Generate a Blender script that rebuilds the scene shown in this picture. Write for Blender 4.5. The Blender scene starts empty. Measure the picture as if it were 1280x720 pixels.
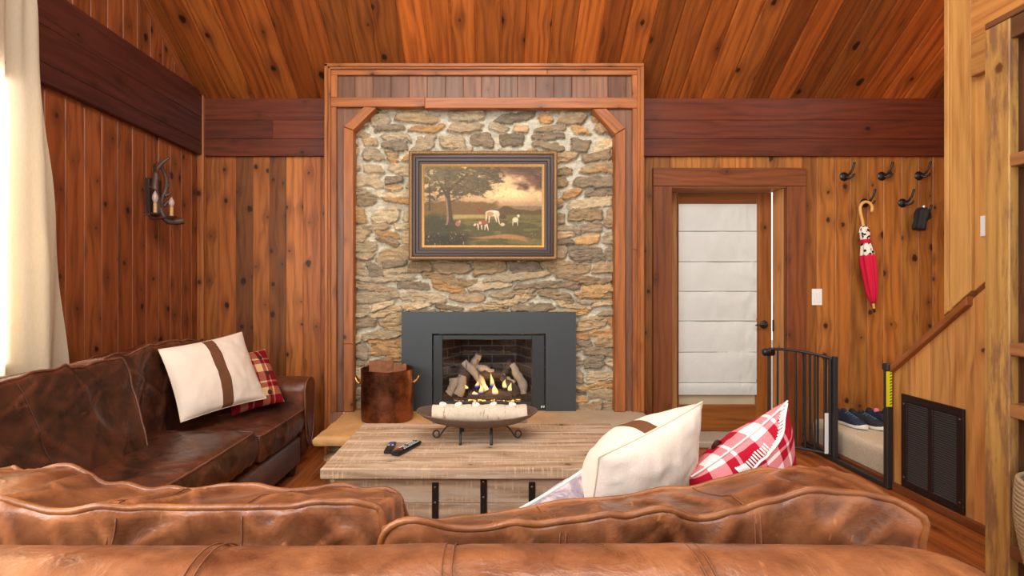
import bpy, math, random
import numpy as np
from mathutils import Vector, Matrix
random.seed(7)
RS = np.random.RandomState(11)
SC = bpy.context.scene
COL = SC.collection
CZ = 1.32          # camera height
VX, VY, FP = 615.0, 360.0, 640.0

def P(px, py, d):
    return Vector(((px - VX) * d / FP, d, CZ - (py - VY) * d / FP))
def PX(px, d): return (px - VX) * d / FP
def PZ(py, d): return CZ - (py - VY) * d / FP
def lin(c):
    r = []
    for v in c:
        v /= 255.0
        r.append(v / 12.92 if v <= .04045 else ((v + .055) / 1.055) ** 2.4)
    return (r[0], r[1], r[2], 1.0)

# ------------------------------------------------------------------ noise
def _h(ix, iy, iz, seed):
    with np.errstate(over='ignore'):
        n = (ix.astype(np.int64) * 374761393 + iy.astype(np.int64) * 668265263 + iz.astype(np.int64) * 2147483647 + seed * 974634777) & 0xffffffff
        n = ((n ^ (n >> 13)) * 1274126177) & 0xffffffff
        n = ((n ^ (n >> 16)) * 2246822519) & 0xffffffff
        n = n ^ (n >> 15)
    return (n & 0xffff) / 32767.5 - 1.0
def vn(x, y, z=0.0, seed=0):
    x, y, z = np.broadcast_arrays(np.asarray(x, float), np.asarray(y, float), np.asarray(z, float))
    ix, iy, iz = np.floor(x), np.floor(y), np.floor(z)
    fx, fy, fz = x - ix, y - iy, z - iz
    fx = fx * fx * (3 - 2 * fx); fy = fy * fy * (3 - 2 * fy); fz = fz * fz * (3 - 2 * fz)
    r = 0
    for a in (0, 1):
        for b in (0, 1):
            for c in (0, 1):
                w = (fx if a else 1 - fx) * (fy if b else 1 - fy) * (fz if c else 1 - fz)
                r = r + w * _h(ix + a, iy + b, iz + c, seed)
    return r
def fbm(x, y, z=0.0, seed=0, o=4):
    r = 0; a = .5
    for i in range(o):
        k = 2 ** i
        r = r + a * vn(np.asarray(x) * k, np.asarray(y) * k, np.asarray(z) * k, seed + i); a *= .5
    return r

# ------------------------------------------------------------------ objects
OFF = {}
def tag(o, label=None, cat=None, group=None, kind=None):
    if label: o['label'] = label
    if cat: o['category'] = cat
    if group: o['group'] = group
    if kind: o['kind'] = kind
    return o
def thing(name, label, cat, loc, group=None):
    o = bpy.data.objects.new(name, None); COL.objects.link(o)
    o.location = loc; o.empty_display_size = .05
    OFF[o.name] = Vector(loc)
    return tag(o, label, cat, group)
def link_mesh(name, me, mat, parent=None, loc=None):
    o = bpy.data.objects.new(name, me); COL.objects.link(o)
    if mat is not None: me.materials.append(mat)
    off = Vector((0, 0, 0))
    if parent is not None:
        o.parent = parent; off = OFF[parent.name]
    elif loc is not None:
        off = Vector(loc); o.location = off
    if off.length > 0:
        me.transform(Matrix.Translation(-off))
    OFF[o.name] = off
    return o
def copy_tree(o, loc, parent=None):
    c = o.copy(); COL.objects.link(c)
    if parent is None: c.location = loc
    else: c.parent = parent
    for ch in list(o.children): copy_tree(ch, None, c)
    return c

class MB:
    def __init__(s): s.V = []; s.F = []; s.U = []; s.C = []
    def add(s, vs, fs, uvs=None, col=(.5, .5, .5)):
        b = len(s.V)
        s.V += [tuple(v) for v in vs]
        for i, f in enumerate(fs):
            s.F.append([b + k for k in f])
            s.U.append(uvs[i] if uvs else [(vs[k][0], vs[k][2] + vs[k][1]) for k in f])
            s.C.append(col[i] if isinstance(col, list) else col)
    def quad(s, pts, n, t, ch=.004, along=None, col=None, gap=0):
        """solid board: front outline pts (any convex polygon), outward normal n, thickness t, chamfered edge"""
        pts = [Vector(p) for p in pts]; n = Vector(n).normalized(); k = len(pts)
        if (pts[1] - pts[0]).cross(pts[2] - pts[1]).dot(n) < 0: pts.reverse()
        al = Vector(along).normalized() if along is not None else (pts[1] - pts[0]).normalized()
        ac = n.cross(al)
        if col is None: col = tuple(random.random() for _ in range(3))
        ou, ov = random.random() * 40, random.random() * 40
        if gap: pts = [p + ((pts[i - 1] - p).normalized() + (pts[(i + 1) % k] - p).normalized()) * gap for i, p in enumerate(pts)]
        fr = []
        for i in range(k):
            p = pts[i]
            fr.append(p + ((pts[i - 1] - p).normalized() + (pts[(i + 1) % k] - p).normalized()) * ch)
        mid = [p - n * ch for p in pts]; bk = [p - n * t for p in pts]
        vs = fr + mid + bk
        fs = [list(range(k))]
        for i in range(k):
            j = (i + 1) % k
            fs.append([k + i, k + j, j, i]); fs.append([2 * k + i, 2 * k + j, k + j, k + i])
        fs.append([2 * k + i for i in range(k)][::-1])
        uv = lambda v: (v.dot(al) + ou, v.dot(ac) + v.dot(n) + ov)
        s.add(vs, fs, [[uv(vs[q]) for q in f] for f in fs], col)
    def box(s, a, b, ch=.003, along=(0, 0, 1), col=None):
        x0, x1 = sorted((a[0], b[0])); y0, y1 = sorted((a[1], b[1])); z0, z1 = sorted((a[2], b[2]))
        al = Vector(along)
        x0 = float(x0)
        if col is None: col = tuple(random.random() for _ in range(3))
        ou, ov = random.random() * 40, random.random() * 40
        vs = []; c = min(ch, (x1 - x0) * .45, (y1 - y0) * .45, (z1 - z0) * .45)
        lo = (x0, y0, z0); hi = (x1, y1, z1)
        idx = {}
        for sx in (0, 1):
            for sy in (0, 1):
                for sz in (0, 1):
                    for ax in range(3):
                        p = [(hi if q else lo)[i] for i, q in enumerate((sx, sy, sz))]
                        for i, q in enumerate((sx, sy, sz)):
                            if i != ax: p[i] += -c if q else c
                        idx[(sx, sy, sz, ax)] = len(vs); vs.append(Vector(p))
        fs = []
        for ax in range(3):
            o = [i for i in range(3) if i != ax]
            for q in (0, 1):
                def K(u, v, a2=ax):
                    t = [0, 0, 0]; t[ax] = q; t[o[0]] = u; t[o[1]] = v
                    return idx[(*t, a2)]
                f = [K(0, 0), K(1, 0), K(1, 1), K(0, 1)]
                fs.append(f)
        for ax in range(3):
            o = [i for i in range(3) if i != ax]
            for u in (0, 1):
                for v in (0, 1):
                    t0 = [0, 0, 0]; t1 = [0, 0, 0]
                    t0[o[0]] = t1[o[0]] = u; t0[o[1]] = t1[o[1]] = v; t1[ax] = 1
                    fs.append([idx[(*t0, o[0])], idx[(*t1, o[0])], idx[(*t1, o[1])], idx[(*t0, o[1])]])
        for sx in (0, 1):
            for sy in (0, 1):
                for sz in (0, 1):
                    fs.append([idx[(sx, sy, sz, 0)], idx[(sx, sy, sz, 1)], idx[(sx, sy, sz, 2)]])
        ctr = Vector(((x0 + x1) / 2, (y0 + y1) / 2, (z0 + z1) / 2))
        for f in fs:
            fc = sum((vs[i] for i in f), Vector()) / len(f)
            if (vs[f[1]] - vs[f[0]]).cross(vs[f[2]] - vs[f[1]]).dot(fc - ctr) < 0: f.reverse()
        ai = max(range(3), key=lambda i: abs(al[i])); oi = [i for i in range(3) if i != ai]
        uv = lambda v: (v[ai] + ou, v[oi[0]] + v[oi[1]] + ov)
        s.add(vs, fs, [[uv(vs[q]) for q in f] for f in fs], col)
    def tube(s, pts, r, n=8, closed=False, col=(.5, .5, .5), flat=1.0, caps=True):
        pts = [Vector(p) for p in pts]; m = len(pts)
        rr = r if isinstance(r, (list, tuple)) else [r] * m
        T = []
        for i in range(m):
            a = pts[i - 1] if (i > 0 or closed) else pts[i]
            b = pts[(i + 1) % m] if (i < m - 1 or closed) else pts[i]
            T.append((b - a).normalized() if (b - a).length > 1e-9 else Vector((0, 0, 1)))
        u = T[0].orthogonal().normalized()
        if abs(T[0].z) < .9: u = (Vector((0, 0, 1)) - T[0] * T[0].z).normalized()
        vs = []; L = 0; Ls = []
        for i in range(m):
            if i: L += (pts[i] - pts[i - 1]).length
            Ls.append(L)
            u = (u - T[i] * u.dot(T[i])).normalized(); w = T[i].cross(u)
            for k in range(n):
                a = 2 * math.pi * k / n
                vs.append(pts[i] + (u * math.cos(a) * flat + w * math.sin(a)) * rr[i])
        fs = []; uv = []
        for i in range(m if closed else m - 1):
            j = (i + 1) % m
            for k in range(n):
                q = (k + 1) % n
                fs.append([i * n + k, i * n + q, j * n + q, j * n + k])
                c0, c1 = k / n * .2, (k + 1) / n * .2
                l1 = Ls[j] if j else Ls[-1]
                uv.append([(Ls[i], c0), (Ls[i], c1), (l1, c1), (l1, c0)])
        if not closed and caps:
            fs.append(list(range(n))[::-1]); uv.append([(0, 0)] * n)
            fs.append([(m - 1) * n + k for k in range(n)]); uv.append([(0, 0)] * n)
        s.add(vs, fs, uv, col)
    def lathe(s, prof, c=(0, 0, 0), n=24, axis=None, col=(.5, .5, .5), fn=None):
        c = Vector(c); ax = Vector(axis or (0, 0, 1)).normalized()
        u = ax.orthogonal().normalized(); w = ax.cross(u)
        vs = []; m = len(prof)
        for i, (r, z) in enumerate(prof):
            for k in range(n):
                a = 2 * math.pi * k / n
                q = r * (fn(a, i) if fn else 1)
                vs.append(c + ax * z + (u * math.cos(a) + w * math.sin(a)) * q)
        fs = []; uv = []
        for i in range(m - 1):
            for k in range(n):
                q = (k + 1) % n
                fs.append([i * n + k, i * n + q, (i + 1) * n + q, (i + 1) * n + k])
                uv.append([(k / n, prof[i][1]), ((k + 1) / n, prof[i][1]), ((k + 1) / n, prof[i + 1][1]), (k / n, prof[i + 1][1])])
        if prof[0][0] > 1e-5: fs.append(list(range(n))[::-1]); uv.append([(0, 0)] * n)
        if prof[-1][0] > 1e-5: fs.append([(m - 1) * n + k for k in range(n)]); uv.append([(0, 0)] * n)
        s.add(vs, fs, uv, col)
    def ball(s, c, r, n=10, col=(.5, .5, .5), seed=0, rough=0.0, ax=None):
        """ellipsoid with radii r=(rx,ry,rz), optional lumpiness"""
        c = Vector(c); m = n // 2 + 1; vs = []
        if not isinstance(r, (tuple, list)): r = (r, r, r)
        for i in range(m + 1):
            t = math.pi * i / m
            for k in range(n):
                a = 2 * math.pi * k / n
                d = Vector((math.sin(t) * math.cos(a), math.sin(t) * math.sin(a), -math.cos(t)))
                q = 1
                if rough: q = 1 + rough * float(vn(d.x * 2 + seed, d.y * 2, d.z * 2, seed))
                p = Vector((d.x * r[0] * q, d.y * r[1] * q, d.z * r[2] * q))
                vs.append(c + (ax @ p if ax is not None else p))
        fs = []
        for i in range(m):
            for k in range(n):
                q = (k + 1) % n
                if i == 0: fs.append([k, n + q, n + k])
                elif i == m - 1: fs.append([i * n + k, i * n + q, (i + 1) * n + k])
                else: fs.append([i * n + k, i * n + q, (i + 1) * n + q, (i + 1) * n + k])
        s.add(vs, fs, None, col)
    def grid(s, G, col=(.5, .5, .5), wrapu=False, wrapv=False, uvs=None, flip=False):
        ny, nx = G.shape[:2]; vs = [Vector(p) for p in G.reshape(-1, 3)]
        fs = []; uv = []
        for j in range(ny if wrapv else ny - 1):
            for i in range(nx if wrapu else nx - 1):
                a, b, c, d = j * nx + i, j * nx + (i + 1) % nx, ((j + 1) % ny) * nx + (i + 1) % nx, ((j + 1) % ny) * nx + i
                fs.append([d, c, b, a] if flip else [a, b, c, d])
                q = [(i / (nx - 1), j / (ny - 1)), ((i + 1) / (nx - 1), j / (ny - 1)), ((i + 1) / (nx - 1), (j + 1) / (ny - 1)), (i / (nx - 1), (j + 1) / (ny - 1))]
                uv.append(q[::-1] if flip else q)
        s.add(vs, fs, uv, col)
    def build(s, name, mat, parent=None, smooth=None, loc=None, vcol=None):
        me = bpy.data.meshes.new(name); me.from_pydata(s.V, [], s.F); me.update()
        ul = me.uv_layers.new(name='UVMap'); flat = [c for f in s.U for uv in f for c in uv]
        ul.data.foreach_set('uv', flat)
        ca = me.color_attributes.new('pc', 'FLOAT_COLOR', 'CORNER'); cc = []
        for f, c in zip(s.F, s.C): cc += [c[0], c[1], c[2], 1.0] * len(f)
        ca.data.foreach_set('color', cc)
        if smooth is not None:
            me.polygons.foreach_set('use_smooth', [True] * len(me.polygons))
            if smooth < 180: me.set_sharp_from_angle(angle=math.radians(smooth))
        return link_mesh(name, me, mat, parent, loc)

def grid_obj(name, G, mat, colors, parent=None, loc=None):
    """dense height field with a colour per vertex"""
    ny, nx = G.shape[:2]; me = bpy.data.meshes.new(name)
    idx = np.arange(nx * ny).reshape(ny, nx)
    F = np.stack([idx[:-1, :-1], idx[:-1, 1:], idx[1:, 1:], idx[1:, :-1]], -1).reshape(-1, 4)
    me.from_pydata(G.reshape(-1, 3).tolist(), [], F.tolist()); me.update()
    ca = me.color_attributes.new('pc', 'FLOAT_COLOR', 'POINT')
    ca.data.foreach_set('color', np.concatenate([colors.reshape(-1, 3), np.ones((nx * ny, 1))], 1).astype(np.float32).ravel())
    me.polygons.foreach_set('use_smooth', [True] * len(me.polygons))
    return link_mesh(name, me, mat, parent, loc)

# ------------------------------------------------------------------ materials
class NT:
    def __init__(s, name, rough=.5, spec=.5, metal=0.0):
        s.m = bpy.data.materials.new(name); s.m.use_nodes = True
        s.t = s.m.node_tree; s.b = s.t.nodes['Principled BSDF']; s.out = s.t.nodes['Material Output']
        s.b.inputs['Roughness'].default_value = rough; s.b.inputs['Specular IOR Level'].default_value = spec
        s.b.inputs['Metallic'].default_value = metal
    def n(s, ty, ins=None, **pr):
        nd = s.t.nodes.new('ShaderNode' + ty)
        for k, v in pr.items(): setattr(nd, k, v)
        for k, v in (ins or {}).items():
            s.put(nd.inputs[k], v)
        return nd
    def put(s, sock, v):
        if isinstance(v, bpy.types.NodeSocket): s.t.links.new(v, sock)
        else: sock.default_value = v
    def math(s, op, a, b=0.0, c=0.0, clamp=False):
        return s.n('Math', {0: a, 1: b, 2: c}, operation=op, use_clamp=clamp).outputs[0]
    def vm(s, op, a, b=(0, 0, 0)):
        nd = s.n('VectorMath', {0: a, 1: b}, operation=op)
        return nd.outputs['Value'] if op in ('LENGTH', 'DISTANCE', 'DOT_PRODUCT') else nd.outputs[0]
    def ss(s, x, a, b):
        return s.n('MapRange', {0: x, 1: a, 2: b, 3: 0.0, 4: 1.0}, interpolation_type='SMOOTHSTEP').outputs[0]
    def mix(s, f, a, b, mode='MIX'):
        nd = s.n('Mix', data_type='RGBA', blend_type=mode)
        s.put(nd.inputs[0], f); s.put(nd.inputs[6], a); s.put(nd.inputs[7], b)
        return nd.outputs[2]
    def xyz(s, x, y, z=0.0):
        return s.n('CombineXYZ', {0: x, 1: y, 2: z}).outputs[0]
    def noise(s, vec, scale=1.0, detail=3.0, rough=.55, dist=0.0):
        return s.n('TexNoise', {'Vector': vec, 'Scale': scale, 'Detail': detail, 'Roughness': rough, 'Distortion': dist}).outputs[0]
    def bump(s, h, strength=.3, dist=.01):
        nd = s.n('Bump', {'Height': h, 'Strength': strength, 'Distance': dist})
        s.put(s.b.inputs['Normal'], nd.outputs[0]); return nd
    def color(s, c): s.put(s.b.inputs['Base Color'], c)
    def obj(s): return s.n('TexCoord').outputs['Object']
    def uv(s): return s.n('UVMap').outputs[0]
    def pc(s):
        a = s.n('Attribute', attribute_name='pc'); sp = s.n('SeparateColor', {0: a.outputs['Color']})
        return a.outputs['Color'], sp.outputs[0], sp.outputs[1], sp.outputs[2]

def saw(s, u, v):
    a = s.noise(s.xyz(s.math('MULTIPLY', u, 95.0), s.math('MULTIPLY', v, 7.0)), 1.0, 2, .6); b = s.noise(s.xyz(s.math('MULTIPLY', u, 3.0), s.math('MULTIPLY', v, 22.0), 4.0), 1.0, 3, .6)
    return s.math('MULTIPLY', s.ss(a, .5, .66), s.ss(b, .44, .56))
def wood(name, light, dark, knot=(30, 15, 10), knots=.6, var=.5, rough=.42, ks=(.34, .105), kr=.017, contrast=1.0, spec=.4, tint=None, rings=14.0, sawn=0.0):
    light = (light[0] * .99, light[1] * 1.035, light[2] * 1.03); dark = (dark[0] * .98, dark[1] * 1.035, dark[2] * 1.03)
    s = NT(name, rough, spec)
    uv = s.uv(); _, r, g, b = s.pc()
    sp = s.n('SeparateXYZ', {0: uv}); u, v = sp.outputs[0], sp.outputs[1]
    vo = s.n('TexVoronoi', {'Vector': s.xyz(s.math('DIVIDE', u, ks[0]), s.math('DIVIDE', v, ks[1])), 'Scale': 1.0}, voronoi_dimensions='2D')
    df = s.vm('MULTIPLY', s.vm('SUBTRACT', s.xyz(s.math('DIVIDE', u, ks[0]), s.math('DIVIDE', v, ks[1])), vo.outputs['Position']), (ks[0] * .75, ks[1], 0))
    ds = s.vm('LENGTH', df)
    cc = s.n('SeparateColor', {0: vo.outputs['Color']})
    on = s.math('LESS_THAN', cc.outputs[1], knots)
    rad = s.math('MULTIPLY', s.math('MULTIPLY_ADD', s.math('POWER', cc.outputs[0], 2.0), kr * .8, kr * .28), on)
    wob = s.math('MULTIPLY', s.math('SUBTRACT', s.noise(s.xyz(u, v), 60, 2), .5), kr * .7)
    dd = s.math('ADD', ds, wob)
    km = s.math('MULTIPLY', s.math('SUBTRACT', 1.0, s.ss(s.math('SUBTRACT', dd, rad), -kr * .35, kr * .2)), on)
    halo = s.math('MULTIPLY', s.math('POWER', 2.718, s.math('MULTIPLY', s.math('MULTIPLY', ds, ds), -1.0 / (kr * 2.2) ** 2)), on)
    dsep = s.n('SeparateXYZ', {0: df})
    v2 = s.math('SUBTRACT', v, s.math('MULTIPLY', s.math('MULTIPLY', dsep.outputs[1], halo), .75))
    off = s.math('MULTIPLY', r, 37.0)
    g1 = s.noise(s.xyz(s.math('MULTIPLY', u, 1.6), s.math('MULTIPLY', v2, 34.0), off), 1.0, 4, .6)
    g2 = s.noise(s.xyz(s.math('MULTIPLY', u, 9.0), s.math('MULTIPLY', v2, 330.0), off), 1.0, 2, .5)
    lo = s.noise(s.xyz(s.math('MULTIPLY', u, .9), s.math('MULTIPLY', v2, 5.0), off), 1.0, 2, .5)
    rg = s.math('SINE', s.math('MULTIPLY', s.math('ADD', s.math('MULTIPLY', v2, rings), s.math('MULTIPLY', lo, 4.5)), 6.283))
    rg = s.math('MULTIPLY_ADD', rg, .5, .5)
    rg = s.math('POWER', rg, 1.8)
    mixf = s.math('ADD', s.math('MULTIPLY', s.math('SUBTRACT', g1, .5), 1.7), s.math('MULTIPLY_ADD', rg, .36, .16))
    mixf = s.math('ADD', mixf, s.math('MULTIPLY', s.math('SUBTRACT', g2, .5), .5))
    mixf = s.math('MULTIPLY_ADD', s.math('SUBTRACT', mixf, .4), contrast, .4, clamp=True)
    c = s.mix(mixf, lin(light), lin(dark))
    # board to board variation
    pv = s.math('MULTIPLY_ADD', s.math('SUBTRACT', g, .5), var * 1.5, 1.0)
    c = s.mix(1.0, c, s.n('CombineColor', {0: pv, 1: s.math('MULTIPLY_ADD', s.math('SUBTRACT', b, .5), .16, pv), 2: s.math('MULTIPLY_ADD', s.math('SUBTRACT', b, .5), .25, pv)}).outputs[0], 'MULTIPLY')
    if tint is not None:   # weathered grey / whitewash patches
        pat = s.noise(s.xyz(s.math('MULTIPLY', u, 2.6), s.math('MULTIPLY', v, 15.0), off), 1.0, 5, .65)
        c = s.mix(s.math('MULTIPLY', s.ss(pat, tint[2], tint[3]), tint[1]), c, lin(tint[0]))
    if sawn: c = s.mix(s.math('MULTIPLY', saw(s, u, v), sawn), c, lin([min(255, q * 1.13) for q in light]))
    c = s.mix(s.math('MULTIPLY', halo, .45), c, s.mix(.6, lin(dark), lin(knot)))
    c = s.mix(s.math('MULTIPLY', km, .93), c, lin(knot))
    s.color(c)
    s.put(s.b.inputs['Roughness'], s.math('MULTIPLY_ADD', g1, .25, rough - .1))
    s.bump(s.math('SUBTRACT', s.math('MULTIPLY_ADD', g2, .3, s.math('MULTIPLY', g1, .5)), s.math('MULTIPLY', km, .5)), .25, .003)
    return s.m

def plain(name, c, rough=.5, metal=0.0, spec=.5, nz=0.0, sc=40.0, bump=0.0):
    s = NT(name, rough, spec, metal)
    if nz or bump:
        h = s.noise(s.obj(), sc, 4)
        s.color(s.mix(h, lin([max(0, v * (1 - nz)) for v in c]), lin([min(255, v * (1 + nz)) for v in c])))
        if bump: s.bump(h, bump, .004)
    else: s.color(lin(c))
    return s.m

def leather(name, light, dark, rough=.36, sheen=.12):
    s = NT(name, rough, .55)
    o = s.obj()
    a = s.noise(o, 3.2, 6, .62, .6); b2 = s.noise(o, 11.0, 5, .6, .5)
    f = s.math('ADD', s.math('MULTIPLY', s.math('SUBTRACT', a, .5), 2.4), s.math('MULTIPLY_ADD', s.math('SUBTRACT', b2, .5), 1.7, .5), clamp=True)
    c = s.mix(f, lin(dark), lin(light))
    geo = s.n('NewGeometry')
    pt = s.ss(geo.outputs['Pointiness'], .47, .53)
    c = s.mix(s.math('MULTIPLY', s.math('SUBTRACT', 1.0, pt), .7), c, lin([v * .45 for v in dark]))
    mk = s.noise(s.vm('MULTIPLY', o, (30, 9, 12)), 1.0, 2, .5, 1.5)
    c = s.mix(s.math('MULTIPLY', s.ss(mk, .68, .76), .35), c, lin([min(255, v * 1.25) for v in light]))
    s.color(c)
    gr = s.n('TexVoronoi', {'Vector': o, 'Scale': 260.0}).outputs[0]
    wa = s.noise(o, 5.0, 2); w1 = s.noise(s.vm('ADD', s.vm('MULTIPLY', o, (11, 20, 13)), s.xyz(s.math('MULTIPLY', wa, 5.0), 0.0, s.math('MULTIPLY', wa, -4.0))), 1.0, 3, .55, .4)
    w1 = s.math('ABSOLUTE', s.math('SUBTRACT', w1, .5))
    cr = s.math('ADD', s.math('MULTIPLY', s.ss(w1, 0.0, .3), .3), s.math('MULTIPLY', s.noise(s.vm('MULTIPLY', o, (12, 12, 16)), 1.0, 4, .55, .5), 1.3))
    s.put(s.b.inputs['Roughness'], s.math('MULTIPLY_ADD', b2, .25, rough - .12))
    s.bump(s.math('ADD', s.math('MULTIPLY', gr, .05), cr), .26, .012)
    return s.m

def emis(name, c, k):
    s = NT(name); s.put(s.b.inputs['Emission Color'], lin(c)); s.b.inputs['Emission Strength'].default_value = k
    s.color(lin(c)); return s.m
# ================================================================== materials
W_LEFT = wood('wood_left', (150, 78, 40), (100, 47, 24), (36, 18, 11), .72, .45, kr=.024, ks=(.30, .125), contrast=1.2)  # per-wall wood tones partly carry the room's left-to-right light in their colour
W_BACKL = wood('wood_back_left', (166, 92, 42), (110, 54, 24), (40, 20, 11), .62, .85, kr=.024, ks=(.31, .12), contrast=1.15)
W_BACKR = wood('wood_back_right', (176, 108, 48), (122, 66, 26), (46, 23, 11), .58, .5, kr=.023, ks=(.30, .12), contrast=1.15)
W_BAND = wood('wood_beam', (108, 46, 24), (66, 25, 14), (35, 14, 9), .12, .4, rough=.4)
W_BANDL = wood('wood_beam_left', (84, 40, 32), (50, 22, 17), (30, 13, 9), .12, .35, rough=.4)
W_CEIL = wood('wood_ceiling', (166, 86, 34), (104, 46, 17), (32, 16, 9), .34, .6, ks=(.46, .17), kr=.028, contrast=1.2)
W_TRIM = wood('wood_trim', (166, 94, 46), (114, 56, 26), (50, 24, 12), .3, .35, kr=.017)
W_GREY = wood('wood_greyed', (128, 82, 58), (90, 52, 36), (60, 34, 22), .2, .6)
W_DOOR = wood('wood_door', (158, 90, 38), (114, 58, 23), (50, 25, 12), .15, .35)
W_CASE = wood('wood_casing', (136, 72, 36), (88, 42, 20), (45, 22, 12), .2, .35)
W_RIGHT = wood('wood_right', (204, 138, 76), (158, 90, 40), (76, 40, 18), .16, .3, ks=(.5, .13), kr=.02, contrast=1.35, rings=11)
W_POST = wood('wood_post', (190, 138, 74), (138, 88, 44), (90, 52, 28), .12, .3, kr=.02, tint=((116, 78, 60), .75, .45, .60))
W_FLOOR = wood('wood_floor', (172, 92, 42), (116, 56, 24), (58, 28, 14), .2, .45, rough=.34, ks=(.5, .08))
W_TABLE = wood('wood_table', (192, 155, 126), (126, 88, 64), (92, 64, 46), .15, .25, rough=.7, contrast=1.1, tint=((206, 186, 164), .6, .46, .64), spec=.2, sawn=.75)
W_SHELF = wood('wood_shelf', (112, 68, 42), (74, 42, 26), (40, 20, 12), .2, .4)
W_DARK = wood('wood_shelf_back', (66, 48, 38), (42, 30, 24), (25, 15, 10), .2, .3)
BLACK = plain('black_metal', (50, 46, 45), .45, .3, nz=.2)
BLACKP = plain('black_plastic', (20, 20, 22), .35)
CHAR = plain('charcoal_steel', (66, 71, 73), .48, .35, .5, nz=.05, sc=200)
CHAR2 = plain('charcoal_steel_inner', (54, 58, 60), .45, .35, .5)
DARKV = plain('dark_bronze', (48, 34, 32), .4, .5, nz=.1)
IRON = plain('iron_strap', (58, 46, 40), .5, .7, nz=.2, sc=80)
BOLT = plain('bolt_steel', (120, 112, 104), .35, .9)
BRASS = plain('brass', (190, 140, 80), .28, 1.0, nz=.15)
WHITE = plain('white_plastic', (235, 233, 228), .4)
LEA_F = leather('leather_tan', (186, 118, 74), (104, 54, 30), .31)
LEA_L = leather('leather_shaded', (112, 60, 36), (54, 27, 17), .36)  # same leather as the front sofa, colour darkened for the lower light there
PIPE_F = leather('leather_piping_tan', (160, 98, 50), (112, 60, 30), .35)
PIPE_L = leather('leather_piping_shaded', (132, 84, 60), (92, 52, 36), .4)  # piping colour darkened along with the shaded leather
SEAMM = plain('seam_thread', (128, 76, 46), .6)

def m_stone():
    s = NT('field_stone', .85, .25); o = s.obj(); c, r, g, b = s.pc()
    a = s.noise(s.vm('MULTIPLY', o, (1, 1, 2.4)), 16, 6, .68); f = s.noise(s.vm('MULTIPLY', o, (1, 1, 2)), 75, 4, .7)
    k = s.math('MULTIPLY_ADD', s.math('SUBTRACT', a, .5), 1.7, 1.0)
    k = s.math('MULTIPLY', k, s.math('MULTIPLY_ADD', s.math('SUBTRACT', f, .5), 1.2, 1.0))
    c2 = s.mix(1.0, c, s.n('CombineColor', {0: k, 1: k, 2: k}).outputs[0], 'MULTIPLY')
    rust = s.noise(o, 9, 4, .6)
    c2 = s.mix(s.math('MULTIPLY', s.ss(rust, .55, .7), .4), c2, s.mix(1.0, c2, (1.35, .95, .62, 1), 'MULTIPLY'))
    s.color(c2); s.bump(s.math('ADD', a, s.math('MULTIPLY', f, .6)), .8, .012); return s.m
STONE = m_stone()
def m_slab():
    s = NT('hearth_slab', .7, .3); o = s.obj(); sp = s.n('SeparateXYZ', {0: o})
    a = s.noise(o, 5, 6, .65); f = s.noise(o, 60, 4, .6)
    c = s.mix(s.ss(sp.outputs[0], .1, 1.0), lin((200, 152, 98)), lin((182, 164, 140)))
    k = s.math('MULTIPLY_ADD', s.math('SUBTRACT', s.math('ADD', a, s.math('MULTIPLY', f, .4)), .7), .8, 1.0)
    s.color(s.mix(1.0, c, s.n('CombineColor', {0: k, 1: k, 2: k}).outputs[0], 'MULTIPLY'))
    s.bump(s.math('ADD', a, s.math('MULTIPLY', f, .3)), .35, .006); return s.m
SLAB = m_slab()
def m_vcol(name, rough=.6, spec=.3, bump=0):
    s = NT(name, rough, spec); c, *_ = s.pc(); s.color(c)
    if bump: s.bump(s.noise(s.obj(), 250, 3), bump, .002)
    return s.m
VCOL = m_vcol('vertex_tinted')
def m_carpet():
    s = NT('carpet', .95, .1); o = s.obj(); a = s.noise(o, 85, 3, .75); b = s.noise(o, 12, 3)
    s.color(s.mix(s.math('MULTIPLY_ADD', a, .8, s.math('MULTIPLY', b, .2)), lin((150, 132, 110)), lin((238, 220, 194))))
    s.bump(a, .6, .006); return s.m
CARPET = m_carpet()
def m_curtain():
    s = NT('curtain_linen', .9, .1); uv = s.uv()
    w = s.noise(s.vm('MULTIPLY', s.obj(), (160, 160, 40)), 1, 2)
    c = s.mix(w, lin((226, 208, 176)), lin((240, 226, 200))); s.color(c)
    tr = s.n('BsdfTranslucent', {0: c}); mx = s.n('MixShader', {0: .42, 1: s.b.outputs[0], 2: tr.outputs[0]})
    s.put(s.out.inputs[0], mx.outputs[0]); return s.m
CURTAIN = m_curtain()
def m_cloth(name, c, c2=None, sc=220):
    s = NT(name, .92, .12); o = s.obj(); a = s.noise(o, sc, 2); b = s.noise(o, 6, 3)
    s.color(s.mix(s.math('MULTIPLY_ADD', a, .5, s.math('MULTIPLY', b, .5)), lin([v * .93 for v in c]), lin(c2 or [min(255, v * 1.05) for v in c])))
    s.bump(a, .25, .003); return s.m
SHADE = m_cloth('shade_fabric', (214, 216, 210))
def m_creampillow():
    s = NT('cream_canvas_pillow', .9, .12); uv = s.uv(); sp = s.n('SeparateXYZ', {0: uv}); _, r, g, b = s.pc()
    o = s.obj(); a = s.noise(o, 240, 2); d = s.math('ABSOLUTE', s.math('SUBTRACT', sp.outputs[0], .5))
    st = s.math('MULTIPLY', s.math('LESS_THAN', d, .062), s.math('LESS_THAN', r, .5))
    cr = s.mix(a, lin((220, 202, 184)), lin((238, 220, 204))); br = s.mix(a, lin((96, 60, 40)), lin((122, 80, 54)))
    s.color(s.mix(st, cr, br)); s.bump(s.math('ADD', a, s.math('MULTIPLY', st, .8)), .3, .004); return s.m
CREAM = m_creampillow()
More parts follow.
